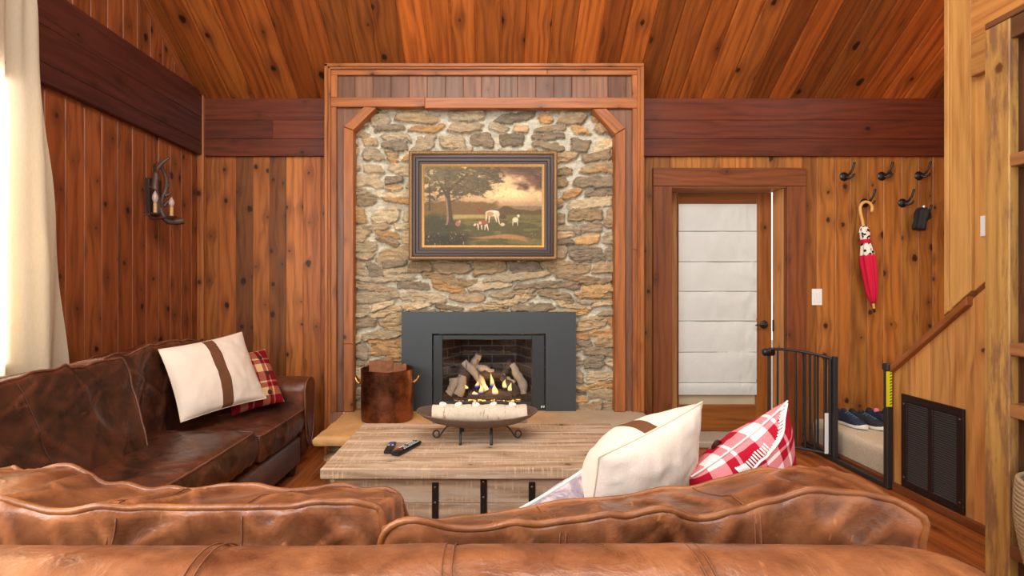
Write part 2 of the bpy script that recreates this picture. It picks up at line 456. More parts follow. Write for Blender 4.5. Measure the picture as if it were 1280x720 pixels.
def m_plaid(name, red, mid, white):
    s = NT(name, .95, .08); uv = s.uv(); sp = s.n('SeparateXYZ', {0: uv})
    def band(x):
        f = s.math('FRACT', s.math('MULTIPLY', x, 2.4))
        wide = s.math('LESS_THAN', s.math('ABSOLUTE', s.math('SUBTRACT', f, .5)), .17)
        thin = s.math('LESS_THAN', s.math('ABSOLUTE', s.math('SUBTRACT', f, .9)), .035)
        return s.math('MAXIMUM', wide, thin)
    k = s.math('MULTIPLY', s.math('ADD', band(sp.outputs[0]), band(sp.outputs[1])), .5)
    wv = s.noise(s.vm('MULTIPLY', uv, (160, 160, 1)), 1, 2)
    k = s.math('ADD', k, s.math('MULTIPLY', s.math('SUBTRACT', wv, .5), .25), clamp=True)
    rmp = s.n('ValToRGB', {0: k}); e = rmp.color_ramp.elements
    e[0].position = .2; e[0].color = lin(red); e[1].position = .9; e[1].color = lin(white)
    m = rmp.color_ramp.elements.new(.5); m.color = lin(mid)
    s.color(rmp.outputs[0]); s.bump(wv, .4, .003); return s.m
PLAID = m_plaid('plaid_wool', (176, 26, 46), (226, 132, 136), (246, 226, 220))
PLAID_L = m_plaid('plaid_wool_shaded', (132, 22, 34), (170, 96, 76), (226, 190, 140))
def m_print():
    s = NT('printed_cushion', .9, .1); o = s.obj(); a = s.noise(o, 14, 5, .7, 1.2); b = s.noise(o, 60, 3)
    c = s.mix(s.ss(a, .42, .58), lin((150, 134, 142)), lin((206, 184, 182)))
    s.color(s.mix(s.math('MULTIPLY', s.ss(b, .55, .7), .4), c, lin((110, 96, 110)))); s.bump(b, .2, .003); return s.m
PRINTM = m_print()
def m_copper():
    s = NT('copper_aged', .3, .5, 1.0); o = s.obj(); a = s.noise(o, 9, 6, .7); b = s.noise(o, 70, 3)
    c = s.mix(s.ss(a, .35, .65), lin((100, 66, 50)), lin((170, 114, 86)))
    s.color(s.mix(s.math('MULTIPLY', b, .4), c, lin((120, 78, 60)))); s.put(s.b.inputs['Roughness'], s.math('MULTIPLY_ADD', a, .25, .26))
    s.bump(b, .12, .003); return s.m
COPPER = m_copper()
def m_bowl():
    s = NT('bowl_hammered', .5, .5, .25); o = s.obj(); a = s.noise(o, 18, 6, .7); b = s.noise(o, 160, 3)
    s.color(s.mix(a, lin((70, 54, 46)), lin((142, 116, 100)))); s.bump(s.math('ADD', a, b), .3, .004); return s.m
BOWL = m_bowl()
def m_birch(name, base, darkc, amt):
    s = NT(name, .85, .15); uv = s.uv(); o = s.obj()
    a = s.noise(s.vm('MULTIPLY', o, (60, 12, 14)), 1, 4, .65); b = s.noise(o, 22, 5, .7)
    c = s.mix(s.ss(b, .4, .62), lin(base), lin([min(255, v * 1.06) for v in base]))
    c = s.mix(s.math('MULTIPLY', s.ss(a, .58, .68), amt), c, lin(darkc)); s.color(c); s.bump(a, .5, .004); return s.m
BIRCH = m_birch('birch_bark', (200, 181, 160), (150, 106, 80), .85)
CERLOG = m_birch('ceramic_log', (158, 142, 124), (48, 38, 32), .95)
CHARLOG = m_birch('charred_log', (70, 60, 54), (26, 22, 20), .9)
def m_brick():
    s = NT('firebrick', .85, .2); uv = s.uv()
    bt = s.n('TexBrick', {'Vector': uv, 'Color1': lin((62, 50, 46)), 'Color2': lin((44, 38, 36)), 'Mortar': lin((104, 94, 86)), 'Scale': 1.0, 'Mortar Size': .006, 'Brick Width': .2, 'Row Height': .075, 'Bias': 0.0})
    n = s.noise(s.obj(), 30, 4)
    s.color(s.mix(s.math('MULTIPLY', n, .5), bt.outputs[0], lin((40, 34, 32)))); s.bump(bt.outputs[1], -.4, .006); return s.m
BRICK = m_brick()
def m_glass(name, tint=(1, 1, 1, 1), refl=.08):
    s = NT(name); tr = s.n('BsdfTransparent', {0: tint}); gl = s.n('BsdfGlossy', {0: (1, 1, 1, 1), 1: .02})
    lw = s.n('LayerWeight', {0: .25}); f = s.math('MULTIPLY_ADD', lw.outputs[0], .3, refl * .4)
    mx = s.n('MixShader', {0: f, 1: tr.outputs[0], 2: gl.outputs[0]}); s.put(s.out.inputs[0], mx.outputs[0]); return s.m
GLASS = m_glass('clear_glass')
def m_flame():
    s = NT('gas_flame'); c, r, g, b = s.pc()
    e = s.n('Emission', {0: c, 1: 2.2}); tr = s.n('BsdfTransparent')
    mx = s.n('MixShader', {0: .75, 1: tr.outputs[0], 2: e.outputs[0]}); s.put(s.out.inputs[0], mx.outputs[0]); return s.m
FLAME = m_flame()
def m_ember():
    s = NT('ember_glow', .9); o = s.obj(); a = s.noise(s.vm('MULTIPLY', o, (26, 26, 40)), 1, 4, .6)
    s.color(lin((60, 30, 15))); s.put(s.b.inputs['Emission Color'], s.mix(s.ss(a, .45, .65), lin((120, 40, 8)), lin((255, 190, 90))))
    s.put(s.b.inputs['Emission Strength'], s.math('MULTIPLY', s.ss(a, .42, .62), 3.0)); return s.m
EMBER = m_ember()
def m_cow():
    s = NT('cow_print', .8, .2); a = s.n('TexVoronoi', {'Vector': s.vm('MULTIPLY', s.obj(), (1, 1, .8)), 'Scale': 42.0}).outputs[0]
    n = s.noise(s.obj(), 60, 2); s.color(s.mix(s.ss(s.math('ADD', a, s.math('MULTIPLY', n, .25)), .52, .55), lin((18, 16, 16)), lin((236, 228, 216)))); return s.m
COWP = m_cow()
def m_wicker():
    s = NT('woven_rope', .85, .2); uv = s.uv(); a = s.noise(s.obj(), 120, 3); s.color(s.mix(a, lin((140, 112, 80)), lin((206, 180, 142)))); s.bump(a, .5, .004); return s.m
WICKER = m_wicker()
def m_warn():
    s = NT('warning_yellow', .5); sp = s.n('SeparateXYZ', {0: s.obj()})
    f = s.math('FRACT', s.math('MULTIPLY', s.math('ADD', sp.outputs[2], s.math('MULTIPLY', sp.outputs[1], 1.0)), 26.0))
    edge = s.math('GREATER_THAN', sp.outputs[1], 10.0)
    s.color(lin((236, 224, 30))); return s.m
YELLOW = m_warn()
RED = m_cloth('red_nylon', (206, 36, 66)); MAPLE = plain('blond_wood_handle', (220, 170, 96), .35)
BULB = plain('bulb_glass', (184, 156, 144), .2, spec=.6); ANTLER = plain('antler', (76, 54, 44), .5, nz=.35, sc=30, bump=.3)
CANDLE = plain('candle_sleeve', (196, 150, 96), .6); WAX = plain('tealight_wax', (244, 236, 222), .5)
GOLD = plain('gilt', (150, 110, 56), .42, .6, nz=.3, sc=120, bump=.3)
GOLD2 = plain('gilt_rope', (128, 98, 64), .45, .5, nz=.45, sc=160, bump=.3)
FRAMED = plain('frame_dark', (56, 38, 30), .45, nz=.2, sc=90, bump=.15)
NAVY = plain('shoe_navy', (24, 31, 48), .8, nz=.3, sc=120, bump=.3); SOLE = plain('shoe_sole', (222, 216, 206), .7); PINK = plain('shoe_pink', (224, 130, 146), .8)
BTN = plain('wood_button', (58, 32, 22), .4)

# ================================================================== setting
BW = 4.30; LW = -2.45; RW = 2.63; ZB = 2.88; SL = .70; ALC = 3.80
def zc(d): return ZB + SL * (BW - d)
def structure(o): o['kind'] = 'structure'; return o

# floor: boards running away from the camera
m = MB(); x = -2.6
while x < 4.0:
    y = -1.2 - random.random()
    while y < 5.6:
        L = 1.3 + random.random() * 1.2
        m.quad([(x, y, 0), (x + .083, y, 0), (x + .083, min(y + L, 5.6), 0), (x, min(y + L, 5.6), 0)], (0, 0, 1), .03, .0012, (0, 1, 0)); y += L
    x += .083
structure(m.build('floor', W_FLOOR))

# back wall, left and right lower boarding
m = MB()
ed = [PX(p, BW) for p in (230, 252, 273, 294.6, 316, 336.7, 357.5, 379, 401, 422)]
br = [.4, .5, .55, .12, .6, .18, .85, .75, .6]
for i in range(9):
    m.quad([(ed[i], BW, 0), (ed[i + 1], BW, 0), (ed[i + 1], BW, 2.5), (ed[i], BW, 2.5)], (0, -1, 0), .03, .004, (0, 0, 1), (random.random(), br[i], random.random()))
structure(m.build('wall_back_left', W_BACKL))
m = MB()
ed = [PX(p, BW) for p in (790, 806.5, 817, 838)]
for i in range(3):
    m.quad([(ed[i], BW, 0), (ed[i + 1], BW, 0), (ed[i + 1], BW, 2.5), (ed[i], BW, 2.5)], (0, -1, 0), .03, .004, (0, 0, 1), (random.random(), .15, random.random()))
for i in range(8):   # above the door
    a = PX(838 + i * 20.6, BW); b = PX(838 + (i + 1) * 20.6, BW)
    m.quad([(a, BW, 2.2), (b, BW, 2.2), (b, BW, 2.5), (a, BW, 2.5)], (0, -1, 0), .03, .004, (0, 0, 1), (random.random(), .35 + random.random() * .6, random.random()))
ed = [PX(p, BW) for p in (1002, 1021, 1044, 1063, 1084.6, 1104.6, 1127, 1148, 1166, 1186, 1207)]
br = [.1, .62, .5, .35, .55, .62, .5, .28, .5, .5]
for i in range(10):
    m.quad([(ed[i], BW, 0), (ed[i + 1], BW, 0), (ed[i + 1], BW, 2.5), (ed[i], BW, 2.5)], (0, -1, 0), .03, .004, (0, 0, 1), (random.random(), br[i], random.random()))
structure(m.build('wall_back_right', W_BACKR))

# horizontal band boards along the back wall
zb0, zb1 = PZ(195, BW - .03), PZ(127, BW - .03)
m = MB(); zs = [zb0, zb0 + .145, zb0 + .30, zb1 + .03]
xl, xr = LW, -1.25
for i in range(3):
    if i == 1:
        xm = PX(343, BW)
        m.quad([(xl, BW - .03, zs[1]), (xm, BW - .03, zs[1]), (xm, BW - .03, zs[2]), (xl, BW - .03, zs[2])], (0, -1, 0), .03, .003, (1, 0, 0), (.3, .25, .5))
        m.quad([(xm, BW - .03, zs[1]), (xr, BW - .03, zs[1]), (xr, BW - .03, zs[2]), (xm, BW - .03, zs[2])], (0, -1, 0), .03, .003, (1, 0, 0), (.7, .95, .5))
    else: m.quad([(xl, BW - .03, zs[i]), (xr, BW - .03, zs[i]), (xr, BW - .03, zs[i + 1]), (xl, BW - .03, zs[i + 1])], (0, -1, 0), .03, .003, (1, 0, 0), (random.random(), .55, .5))
structure(m.build('trim_1', W_BAND))
m = MB()
for i in range(3):
    m.quad([(1.2, BW - .03, zs[i]), (3.9, BW - .03, zs[i]), (3.9, BW - .03, zs[i + 1]), (1.2, BW - .03, zs[i + 1])], (0, -1, 0), .03, .003, (1, 0, 0), (random.random(), .5 + .12 * i, .5))
structure(m.build('trim_2', W_BAND))

# left wall: lower boards, window opening behind the curtain
WY0, WY1, WZ0, WZ1 = 1.15, 2.55, .95, 2.35
m = MB(); y = BW + .01; k = 0
while y > -1.0:
    a = y - .137; c = (random.random(), .35 + .4 * random.random(), random.random())
    parts = [(0, 2.5)] if (y <= WY0 or a >= WY1) else [(0, WZ0), (WZ1, 2.5)]
    for z0, z1 in parts:
        m.quad([(LW, y, z0), (LW, a, z0), (LW, a, z1), (LW, y, z1)], (1, 0, 0), .03, .004, (0, 0, 1), c, gap=.001)
    y = a
y = BW + .06
while y > -1.0:
    a = y - .137
    m.quad([(LW, y, 2.85), (LW, a, 2.85), (LW, a, zc(a) + .05), (LW, y, zc(y) + .05)], (1, 0, 0), .03, .004, (0, 0, 1), (random.random(), .3 + .4 * random.random(), random.random()))
    y = a
for a, b, z0, z1 in ((-1, WY0 - .01, 0, 7.), (WY1 + .01, BW + .1, 0, 4.2), (WY0 - .02, WY1 + .02, 0, WZ0 - .01), (WY0 - .02, WY1 + .02, WZ1 + .01, 6.2)):
    m.add([(LW - .014, a, z0), (LW - .014, b, z0), (LW - .014, b, min(z1, zc(b))), (LW - .014, a, min(z1, zc(a)))], [[3, 2, 1, 0]], [[(0, 0)] * 4], (.5, .8, .5))
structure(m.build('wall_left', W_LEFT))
m = MB(); zl = [2.425, 2.53, 2.73, 2.95]
for i in range(3):
    m.quad([(LW + .045, BW, zl[i]), (LW + .045, -1, zl[i]), (LW + .045, -1, zl[i + 1]), (LW + .045, BW, zl[i + 1])], (1, 0, 0), .05, .004, (0, 1, 0), (random.random(), .35 + .15 * i, .5))
structure(m.build('trim_3', W_BANDL))
m = MB(); m.box((LW + .0, BW - .055, 0), (LW + .055, BW - .005, 2.97), .006, (0, 0, 1), (.3, .8, .5)); structure(m.build('trim_4', W_TRIM))
m = MB()   # gable rake strip under the ceiling on the left wall
m.quad([(LW + .02, BW, zc(BW) - .06), (LW + .02, 0, zc(0) - .06), (LW + .02, 0, zc(0) + .02), (LW + .02, BW, zc(BW) + .02)], (1, 0, 0), .02, .003, (0, 1, -SL)); structure(m.build('trim_5', W_LEFT))

# ceiling boards, rising towards the viewer
m = MB(); n = Vector((0, -SL, -1)).normalized(); x = LW - .1
while x < 3.9:
    w = .187; y = BW + .02; first = True
    c = lambda: (random.random(), random.random(), random.random())
    cuts = [BW + .02, BW - .9 - random.random() * 1.2, 1.2 + random.random() * .5, -.4]
    for i in range(3):
        a, b = cuts[i], cuts[i + 1]
        m.quad([(x, a, zc(a)), (x + w, a, zc(a)), (x + w, b, zc(b)), (x, b, zc(b))], n, .03, .010, (0, -1, SL), c(), gap=.0015)
    x += w
m.add([(LW - .2, BW + .1, zc(BW + .1) + .012), (4.0, BW + .1, zc(BW + .1) + .012), (4.0, -.4, zc(-.4) + .012), (LW - .2, -.4, zc(-.4) + .012)], [[3, 2, 1, 0]], [[(0, 0)] * 4], (.5, .95, .5))
structure(m.build('ceiling', W_CEIL))

# right side: stair wall below the sloped cap, and the full height wall nearer the viewer
def zcap(d): return .815 + .845 * (3.33 - d)
m = MB(); y = 3.36
while y > 1.2:
    a = y - .142; zt0, zt1 = min(zcap(y), 1.6), min(zcap(a), 1.6)
    m.quad([(RW, y, 0), (RW, a, 0), (RW, a, zt1), (RW, y, zt0)], (-1, 0, 0), .08, .003, (0, 0, 1), (random.random(), .3 + .5 * random.random(), random.random()))
    y = a
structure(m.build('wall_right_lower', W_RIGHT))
m = MB(); d0 = 2.952
ys = [d0, d0 - .028, d0 - .05, 2.785, 2.62, 2.48, 2.3, 2.0, 1.5, 1.0, .3, -1.0]
off = [.02, .012, .02, 0, 0, 0, 0, 0, 0, 0, 0]
for i in range(11):
    y, a = ys[i], ys[i + 1]
    m.quad([(RW - .005 - off[i], y, zcap(y) + .03), (RW - .005 - off[i], a, zcap(a) + .03), (RW - .005 - off[i], a, zc(a)), (RW - .005 - off[i], y, zc(y))], (-1, 0, 0), .1, .003, (0, 0, 1), (random.random(), .62 + .2 * random.random(), random.random()))
structure(m.build('wall_right_upper', wood('wood_right_upper', (210, 148, 82), (170, 104, 50), (90, 50, 24), .06, .18, ks=(.7, .16), kr=.02, contrast=1.0, rings=9)))
m = MB()   # horizontal boards over the bookcase
for i in range(5):
    z = 2.46 + i * .2
    m.quad([(RW - .045, 2.765 - (.03 if i > 1 else 0), z), (RW - .045, .2, z), (RW - .045, .2, z + .2), (RW - .045, 2.765 - (.03 if i > 1 else 0), z + .2)], (-1, 0, 0), .05, .003, (0, 1, 0), (random.random(), .1 if i == 0 else .5, random.random()))
structure(m.build('trim_6', W_RIGHT))
m = MB()   # sloped cap board
q = lambda d, o: (RW - .035, d, zcap(d) + o)
m.quad([q(3.38, -.035), q(2.80, -.035), q(2.80, .012), q(3.38, .012)], (-1, 0, 0), .14, .004, (0, 1, -.845), (.5, .55, .5)); structure(m.build('trim_7', W_TRIM))
m = MB(); m.box((RW - .012, 3.345, 0), (RW + .09, 3.40, .80), .004, (0, 0, 1), (.5, .5, .5)); structure(m.build('trim_8', W_TRIM))
m = MB(); m.box((RW - .018, 2.3, 0), (RW, 3.345, .055), .004, (0, 1, 0), (.5, .3, .5)); structure(m.build('baseboard_right', W_CASE))
# stair alcove
m = MB(); y = BW
while y > 1.0:
    m.quad([(ALC, y, 0), (ALC, y - .14, 0), (ALC, y - .14, 3.4), (ALC, y, 3.4)], (-1, 0, 0), .03, .004, (0, 0, 1)); y -= .14
structure(m.build('wall_alcove', W_BACKR))
# carpeted landing with a rounded nose
m = MB(); pr = [(2.70, 0.03), (2.695, .10), (2.69, .16), (2.695, .195), (2.715, .215), (2.75, .222), (2.9, .222), (3.79, .222)]
G = np.array([[(px_, yy, pz_) for px_, pz_ in pr] for yy in np.linspace(BW - .005, 2.4, 12)])
m.grid(G)
structure(m.build('floor_landing', CARPET, smooth=60))
m = MB(); m.box((2.655, 3.42, 0), (2.72, BW - .01, .035), .004, (0, 1, 0), (.5, .1, .5)); structure(m.build('baseboard_landing', W_CASE))

# window in the left wall
m = MB()
for a, b in (((WY0 - .08, WZ0 - .08), (WY1 + .05, WZ0)), ((WY0 - .08, WZ1), (WY1 + .05, WZ1 + .07)), ((WY0 - .08, WZ0), (WY0, WZ1)), ((WY1, WZ0), (WY1 + .05, WZ1)), ((1.83, WZ0), (1.88, WZ1))):
    m.box((LW - .03, a[0], a[1]), (LW + .025, b[0], b[1]), .004)
wf = structure(m.build('window_1', W_CASE))
m = MB(); m.box((LW - .022, WY0, WZ0), (LW - .016, WY1, WZ1), .001); m.build('pane', GLASS, wf)

# ------------------------------------------------------------------ door opening: casing, jambs, threshold
CD = 4.27; DY = 4.50
def bar(m, x0, x1, y0, y1, d, t, al, ch=.004, col=None):   # board given by its pixel outline on the plane y=d
    m.quad([P(x0, y1, d), P(x1, y1, d), P(x1, y0, d), P(x0, y0, d)], (0, -1, 0), t, ch, al, col)
m = MB()
bar(m, 816.7, 840.4, 232.5, 562, CD, .06, (0, 0, 1), col=(.2, .45, .5)); bar(m, 984.6, 1008, 232.5, 562, CD, .06, (0, 0, 1), col=(.6, .5, .4))
bar(m, 816.7, 1008, 209.6, 232.5, CD - .005, .065, (1, 0, 0), col=(.4, .6, .5)); structure(m.build('trim_9', W_CASE))
m = MB(); xj = PX(984.6, CD); xl = PX(840.4, CD); zt = PZ(232.5, CD)
m.box((xj, CD + .062, 0), (xj + .03, DY + .002, zt), .003, (0, 0, 1), (.3, .85, .5)); m.box((xl - .03, CD + .062, 0), (xl, DY + .03, zt), .003, (0, 0, 1), (.3, .3, .5))
m.box((xl, CD + .02, zt - .01), (xj, DY + .03, zt + .03), .003, (1, 0, 0), (.4, .4, .5))
m.box((xl, DY + .0, 0.06), (PX(846.5, DY), DY + .03, zt - .01), .003, (0, 0, 1), (.4, .2, .5))
jamb = structure(m.build('trim_10', wood('wood_jamb', (198, 136, 84), (160, 98, 54), (70, 36, 18), .2, .3)))  # pale colour carries the left window's light falling on the right jamb
m = MB(); m.box((xl - .02, 4.20, 0), (xj + .02, 4.95, .058), .012); structure(m.build('floor_threshold', plain('threshold_stone', (170, 156, 138), .8, nz=.15, sc=60, bump=.3)))

# door leaf with shade
dt = thing('door_1', None, None, P(905, 540, DY)); dt['kind'] = 'structure'
m = MB()
bar(m, 847, 849, 241, 539, DY, .045, (0, 0, 1)); bar(m, 945, 964.5, 241, 539, DY, .045, (0, 0, 1), col=(.5, .6, .5))
m.build('stile', W_DOOR, dt)
m = MB(); bar(m, 848.5, 945.5, 241, 256, DY - .001, .045, (1, 0, 0), col=(.4, .2, .5)); bar(m, 848.5, 945.5, 506, 539, DY - .001, .045, (1, 0, 0), col=(.4, .3, .5)); m.build('rail', W_DOOR, dt)
m = MB(); bar(m, 847.5, 946, 254, 507, DY + .02, .006, (1, 0, 0)); m.build('glass_pane', plain('blind_glass', (190, 172, 142), .3), dt)
G = []
seams = [255, 289, 327, 364, 401, 440, 478, 493.5]
for j, py in enumerate(np.linspace(255, 493.5, 120)):
    row = []
    for i, px in enumerate(np.linspace(848.4, 946, 60)):
        ph = 0
        for a, b in zip(seams[:-1], seams[1:]):
            if a <= py <= b: ph = (py - a) / (b - a)
        dd = DY - .012 - .010 * math.sin(math.pi * min(1, ph ** .7)) - .006 * float(fbm(px * .05, py * .03, 0, 5)) * (1 + (px - 848) / 50) - .006 * max(0, (px - 915) / 30) * float(vn(px * .22, py * .09, 0, 9))
        row.append(tuple(P(px, py, dd)))
    G.append(row)
m = MB(); m.grid(np.array(G)); m.build('roman_shade', SHADE, dt, 80)
m = MB()
for py in seams[1:-1]: m.tube([P(848.4, py, DY - .016), P(946, py, DY - .016)], .0035, 6)
m.build('shade_rib', plain('shade_seam', (150, 152, 146), .9), dt)
m = MB(); c = P(954.5, 405.5, DY - .004)
m.lathe([(.0, .0), (.034, 0), (.036, .006), (.03, .012), (.012, .016), (.012, .05), (0, .052)], c, 20, (0, -1, 0))
m.tube([c + Vector((0, -.045, 0)), c + Vector((-.03, -.05, .004)), c + Vector((-.075, -.05, -.002)), c + Vector((-.095, -.045, -.004))], [.012, .009, .007, .005], 8); h = m.build('door_handle', BLACK, dt, 40)
m = MB(); m.box(P(965.2, 414, DY - .03), P(967.5, 400, DY - .04), .001); m.build('strike_plate', BLACK, jamb)

# outside ground seen through the door gap and the window
m = MB(); m.box((-9, 4.98, -.2), (9, 14, -.1), .01); structure(m.build('ground', plain('outdoor_ground', (168, 160, 146), .9, nz=.1, sc=3)))
# ================================================================== fireplace
SD = 3.98      # front of the timber surround
ST = 4.10      # mean face of the stonework
HZ = .35       # hearth top
# --- stone face: irregular rubble, every stone a raised cell
def stone_face(x0, x1, z0, z1, nx, nz, seed, rowh=(.055, .125), amp=.05):
    rs = np.random.RandomState(seed)
    X, Z = np.meshgrid(np.linspace(x0, x1, nx), np.linspace(z0, z1, nz))
    wx = X + .045 * fbm(X * 6, Z * 9, 0, seed) + .016 * fbm(X * 24, Z * 24, 0, seed + 3) + .006 * fbm(X * 70, Z * 70, 0, seed + 4)
    wz = Z + .048 * fbm(X * 4, Z * 7, 3.1, seed + 5) + .014 * fbm(X * 22, Z * 30, 1, seed + 8) + .006 * fbm(X * 60, Z * 80, 2, seed + 9)
    best = np.full(X.shape, 9.0); sec = np.full(X.shape, 9.0); bid = np.zeros(X.shape, int); cells = []
    z = z0 - .03
    while z < z1 + .05:
        h = rs.uniform(*rowh); x = x0 - rs.uniform(0, .2)
        while x < x1 + .1:
            w = min(.40, rs.gamma(3.2, .058) + .07) * (1.35 if h < .075 else 1.0)
            if rs.rand() < .18 and h > .085:   # two thin stones on top of each other
                f = rs.uniform(.4, .6)
                cells.append((x + w / 2, z + h * f / 2, w / 2, h * f / 2)); cells.append((x + w / 2, z + h * (f + 1) / 2, w / 2, h * (1 - f) / 2))
            else:
                cells.append((x + w / 2, z + h / 2 + rs.normal(0, .006), w / 2 * rs.uniform(.9, 1.06), h / 2 * rs.uniform(.85, 1.12)))
            x += w
        z += h * .98
    dx_ = (x1 - x0) / (nx - 1); dz_ = (z1 - z0) / (nz - 1)
    for i, (cx, cz, a, b) in enumerate(cells):
        i0 = max(0, int((cx - a - .08 - x0) / dx_)); i1 = min(nx, int((cx + a + .08 - x0) / dx_) + 2)
        j0 = max(0, int((cz - b - .07 - z0) / dz_)); j1 = min(nz, int((cz + b + .07 - z0) / dz_) + 2)
        if i1 <= i0 or j1 <= j0: continue
        t = rs.normal(0, .12); p = rs.uniform(3.0, 6.5)
        u = wx[j0:j1, i0:i1] - cx; v = wz[j0:j1, i0:i1] - cz - t * u
        sk = rs.normal(0, .35)
        u = u + sk * v
        d = (np.abs(u / a) ** p + np.abs(v / b) ** p) ** (1 / p)
        bb = best[j0:j1, i0:i1]; ss_ = sec[j0:j1, i0:i1]; ii = bid[j0:j1, i0:i1]
        nw = d < bb
        ss_[nw] = bb[nw]; ss_[(~nw) & (d < ss_)] = d[(~nw) & (d < ss_)]
        bb[nw] = d[nw]; ii[nw] = i
    gap = np.clip((sec - best) / .16, 0, 1)
    edge = np.clip((1.0 - .13 * np.clip((Z - 1.5) / .8, 0, 1) - best) / .16, 0, 1)
    k = np.minimum(edge, gap); mask = np.clip(k * 2.2, 0, 1)
    hgt = (k * (2 - k)) ** .7
    hs = rs.uniform(.55, 1.0, len(cells))
    ti = rs.normal(0, .25, len(cells)); tj = rs.normal(0, .35, len(cells))
    cxs = np.array([c[0] for c in cells]); czs = np.array([c[1] for c in cells])
    relief = hgt * hs[bid] * amp + mask * ((X - cxs[bid]) * ti[bid] * .25 + (Z - czs[bid]) * tj[bid] * .5) * .5
    relief += mask * (.012 * fbm(X * 18, Z * 44, 0, seed + 11) - .014 * np.clip(.12 - np.abs(fbm(X * 7 + 2, Z * 34, 5, seed + 13, 3)), 0, 1) / .12 * (bid % 2)) + (1 - mask) * .004 * fbm(X * 60, Z * 60, 0, seed + 17)
    pal = np.array([lin(c)[:3] for c in ((178, 152, 116), (158, 136, 106), (182, 146, 100), (146, 128, 104), (172, 154, 126), (130, 116, 96), (194, 172, 138), (156, 132, 100), (178, 138, 94), (166, 146, 116))])
    pc_ = pal[rs.randint(0, len(pal), len(cells))] * rs.uniform(.88, 1.22, (len(cells), 1))
    mort = np.array(lin((194, 186, 166))[:3]) * (1 + .18 * fbm(X * 20, Z * 20, 0, 3))[..., None]
    ao = (.55 + .45 * np.clip(k * 3, 0, 1))[..., None]
    mk = np.clip((mask - .25) / .4, 0, 1)[..., None]
    colr = pc_[bid] * mk + mort * (1 - mk)
    return X, Z, relief, np.clip(colr, 0, 1)
SX0, SX1 = PX(436, ST), PX(775, ST)
X, Z, R, Cc = stone_face(SX0, SX1, HZ - .03, PZ(128, ST), 440, 500, 4)
ix0, ix1, iz1 = PX(545, 4.06), PX(676, 4.06), PZ(420, 4.06)
G = np.stack([X, ST - R + .02, Z], -1)
inside = (X > PX(506, 4.06)) & (X < PX(716, 4.06)) & (Z < PZ(394, 4.06))   # pushed back behind the insert's plate
G[..., 1] = np.where(inside, ST + .03, G[..., 1])
hole = (X > ix0) & (X < ix1) & (Z < iz1)
o = grid_obj('wall_fireplace', G, STONE, Cc); structure(o)
import bmesh
bm = bmesh.new(); bm.from_mesh(o.data); bm.verts.ensure_lookup_table()
hv = hole.ravel(); bmesh.ops.delete(bm, geom=[v for v in bm.verts if hv[v.index]], context='VERTS'); bm.to_mesh(o.data); bm.free()

# --- timber surround
su = thing('fireplace_surround', 'orange timber surround with chamfered upper corners framing the stone fireplace', 'fireplace surround', P(605, 515, SD) * 1)
def sbar(m, a, b, c, d, y, t, al, ch=.004, col=None): bar(m, a, b, c, d, y, t, al, ch, col)
m = MB()   # outer moulding
for (a, b, c, d, al) in ((405, 409.5, 79, 690, (0, 0, 1)), (409.5, 413, 83, 690, (0, 0, 1)), (800.5, 805.5, 83, 515.3, (0, 0, 1)), (797, 800.5, 86, 515.3, (0, 0, 1))):
    yy = SD if a in (405, 800.5) else SD + .012
    sbar(m, a, b, c, d, yy, .34, al, .005, (.5, .62, .5))
sbar(m, 405, 805.5, 78.5, 83, SD, .34, (1, 0, 0), .005, (.5, .5, .5)); sbar(m, 409, 801, 82.5, 86, SD + .012, .3, (1, 0, 0), .004, (.5, .6, .5))
m.build('outer_moulding', W_TRIM, su)
m = MB(); S2 = SD + .03
sbar(m, 412.5, 684, 85.5, 93.5, S2, .06, (1, 0, 0), col=(.2, .6, .5)); sbar(m, 684, 798, 85.5, 93.5, S2, .06, (1, 0, 0), col=(.8, .55, .5))
sbar(m, 412.5, 421.5, 93.5, 121.5, S2, .06, (0, 0, 1), col=(.2, .8, .5)); sbar(m, 790.5, 798, 93.5, 124, S2, .06, (0, 0, 1), col=(.2, .9, .2))
sbar(m, 412.5, 531, 121.5, 133.5, S2 - .004, .06, (1, 0, 0), col=(.2, .7, .5)); sbar(m, 531, 798, 121.5, 135, S2 - .004, .06, (1, 0, 0), col=(.9, .6, .5))
sbar(m, 790.8, 798.5, 135, 312, S2, .06, (0, 0, 1), col=(.9, .65, .5)); sbar(m, 790.8, 798.5, 312, 515.3, S2, .06, (0, 0, 1), col=(.1, .6, .5))
sbar(m, 412.5, 420.5, 133.5, 515.3, S2, .06, (0, 0, 1), col=(.4, .35, .5))
m.build('frame_board', W_TRIM, su)
m = MB(); S3 = SD + .055; w = 22.6
xx = 421
k = 0
while xx < 791:
    e = min(xx + w, 791.5); sbar(m, xx, e, 92, 123, S3, .04, (0, 0, 1), .004, (random.random(), (.3, .62, .2, .3, .75, .35, .3, .55, .5, .3, .45, .35, .15, .6, .8, .2, .5)[k % 17], random.random())); xx = e; k += 1
sbar(m, 420, 430, 133, 515.3, S3, .04, (0, 0, 1), col=(.4, .4, .5)); m.quad([P(*q, S3) for q in ((429.5, 133), (458, 133), (429.5, 161))], (0, -1, 0), .04, .002, (0, 0, 1), (.4, .55, .5))
sbar(m, 781, 791.5, 134, 515.3, S3, .04, (0, 0, 1), col=(.4, .6, .5)); m.quad([P(*q, S3) for q in ((755, 134), (782, 134), (782, 161))], (0, -1, 0), .04, .002, (0, 0, 1), (.4, .6, .5))
m.build('recessed_panel', W_GREY, su)
m = MB(); S4 = SD + .015; qp = lambda L: [P(a, b, S4) for a, b in L]
m.quad(qp([(429, 430), (441.5, 430), (441.5, 163), (429, 158.5)]), (0, -1, 0), .11, .005, (0, 0, 1), (.3, .62, .5)); sbar(m, 429, 441.5, 430, 515.3, S4, .11, (0, 0, 1), .006, (.7, .45, .5))
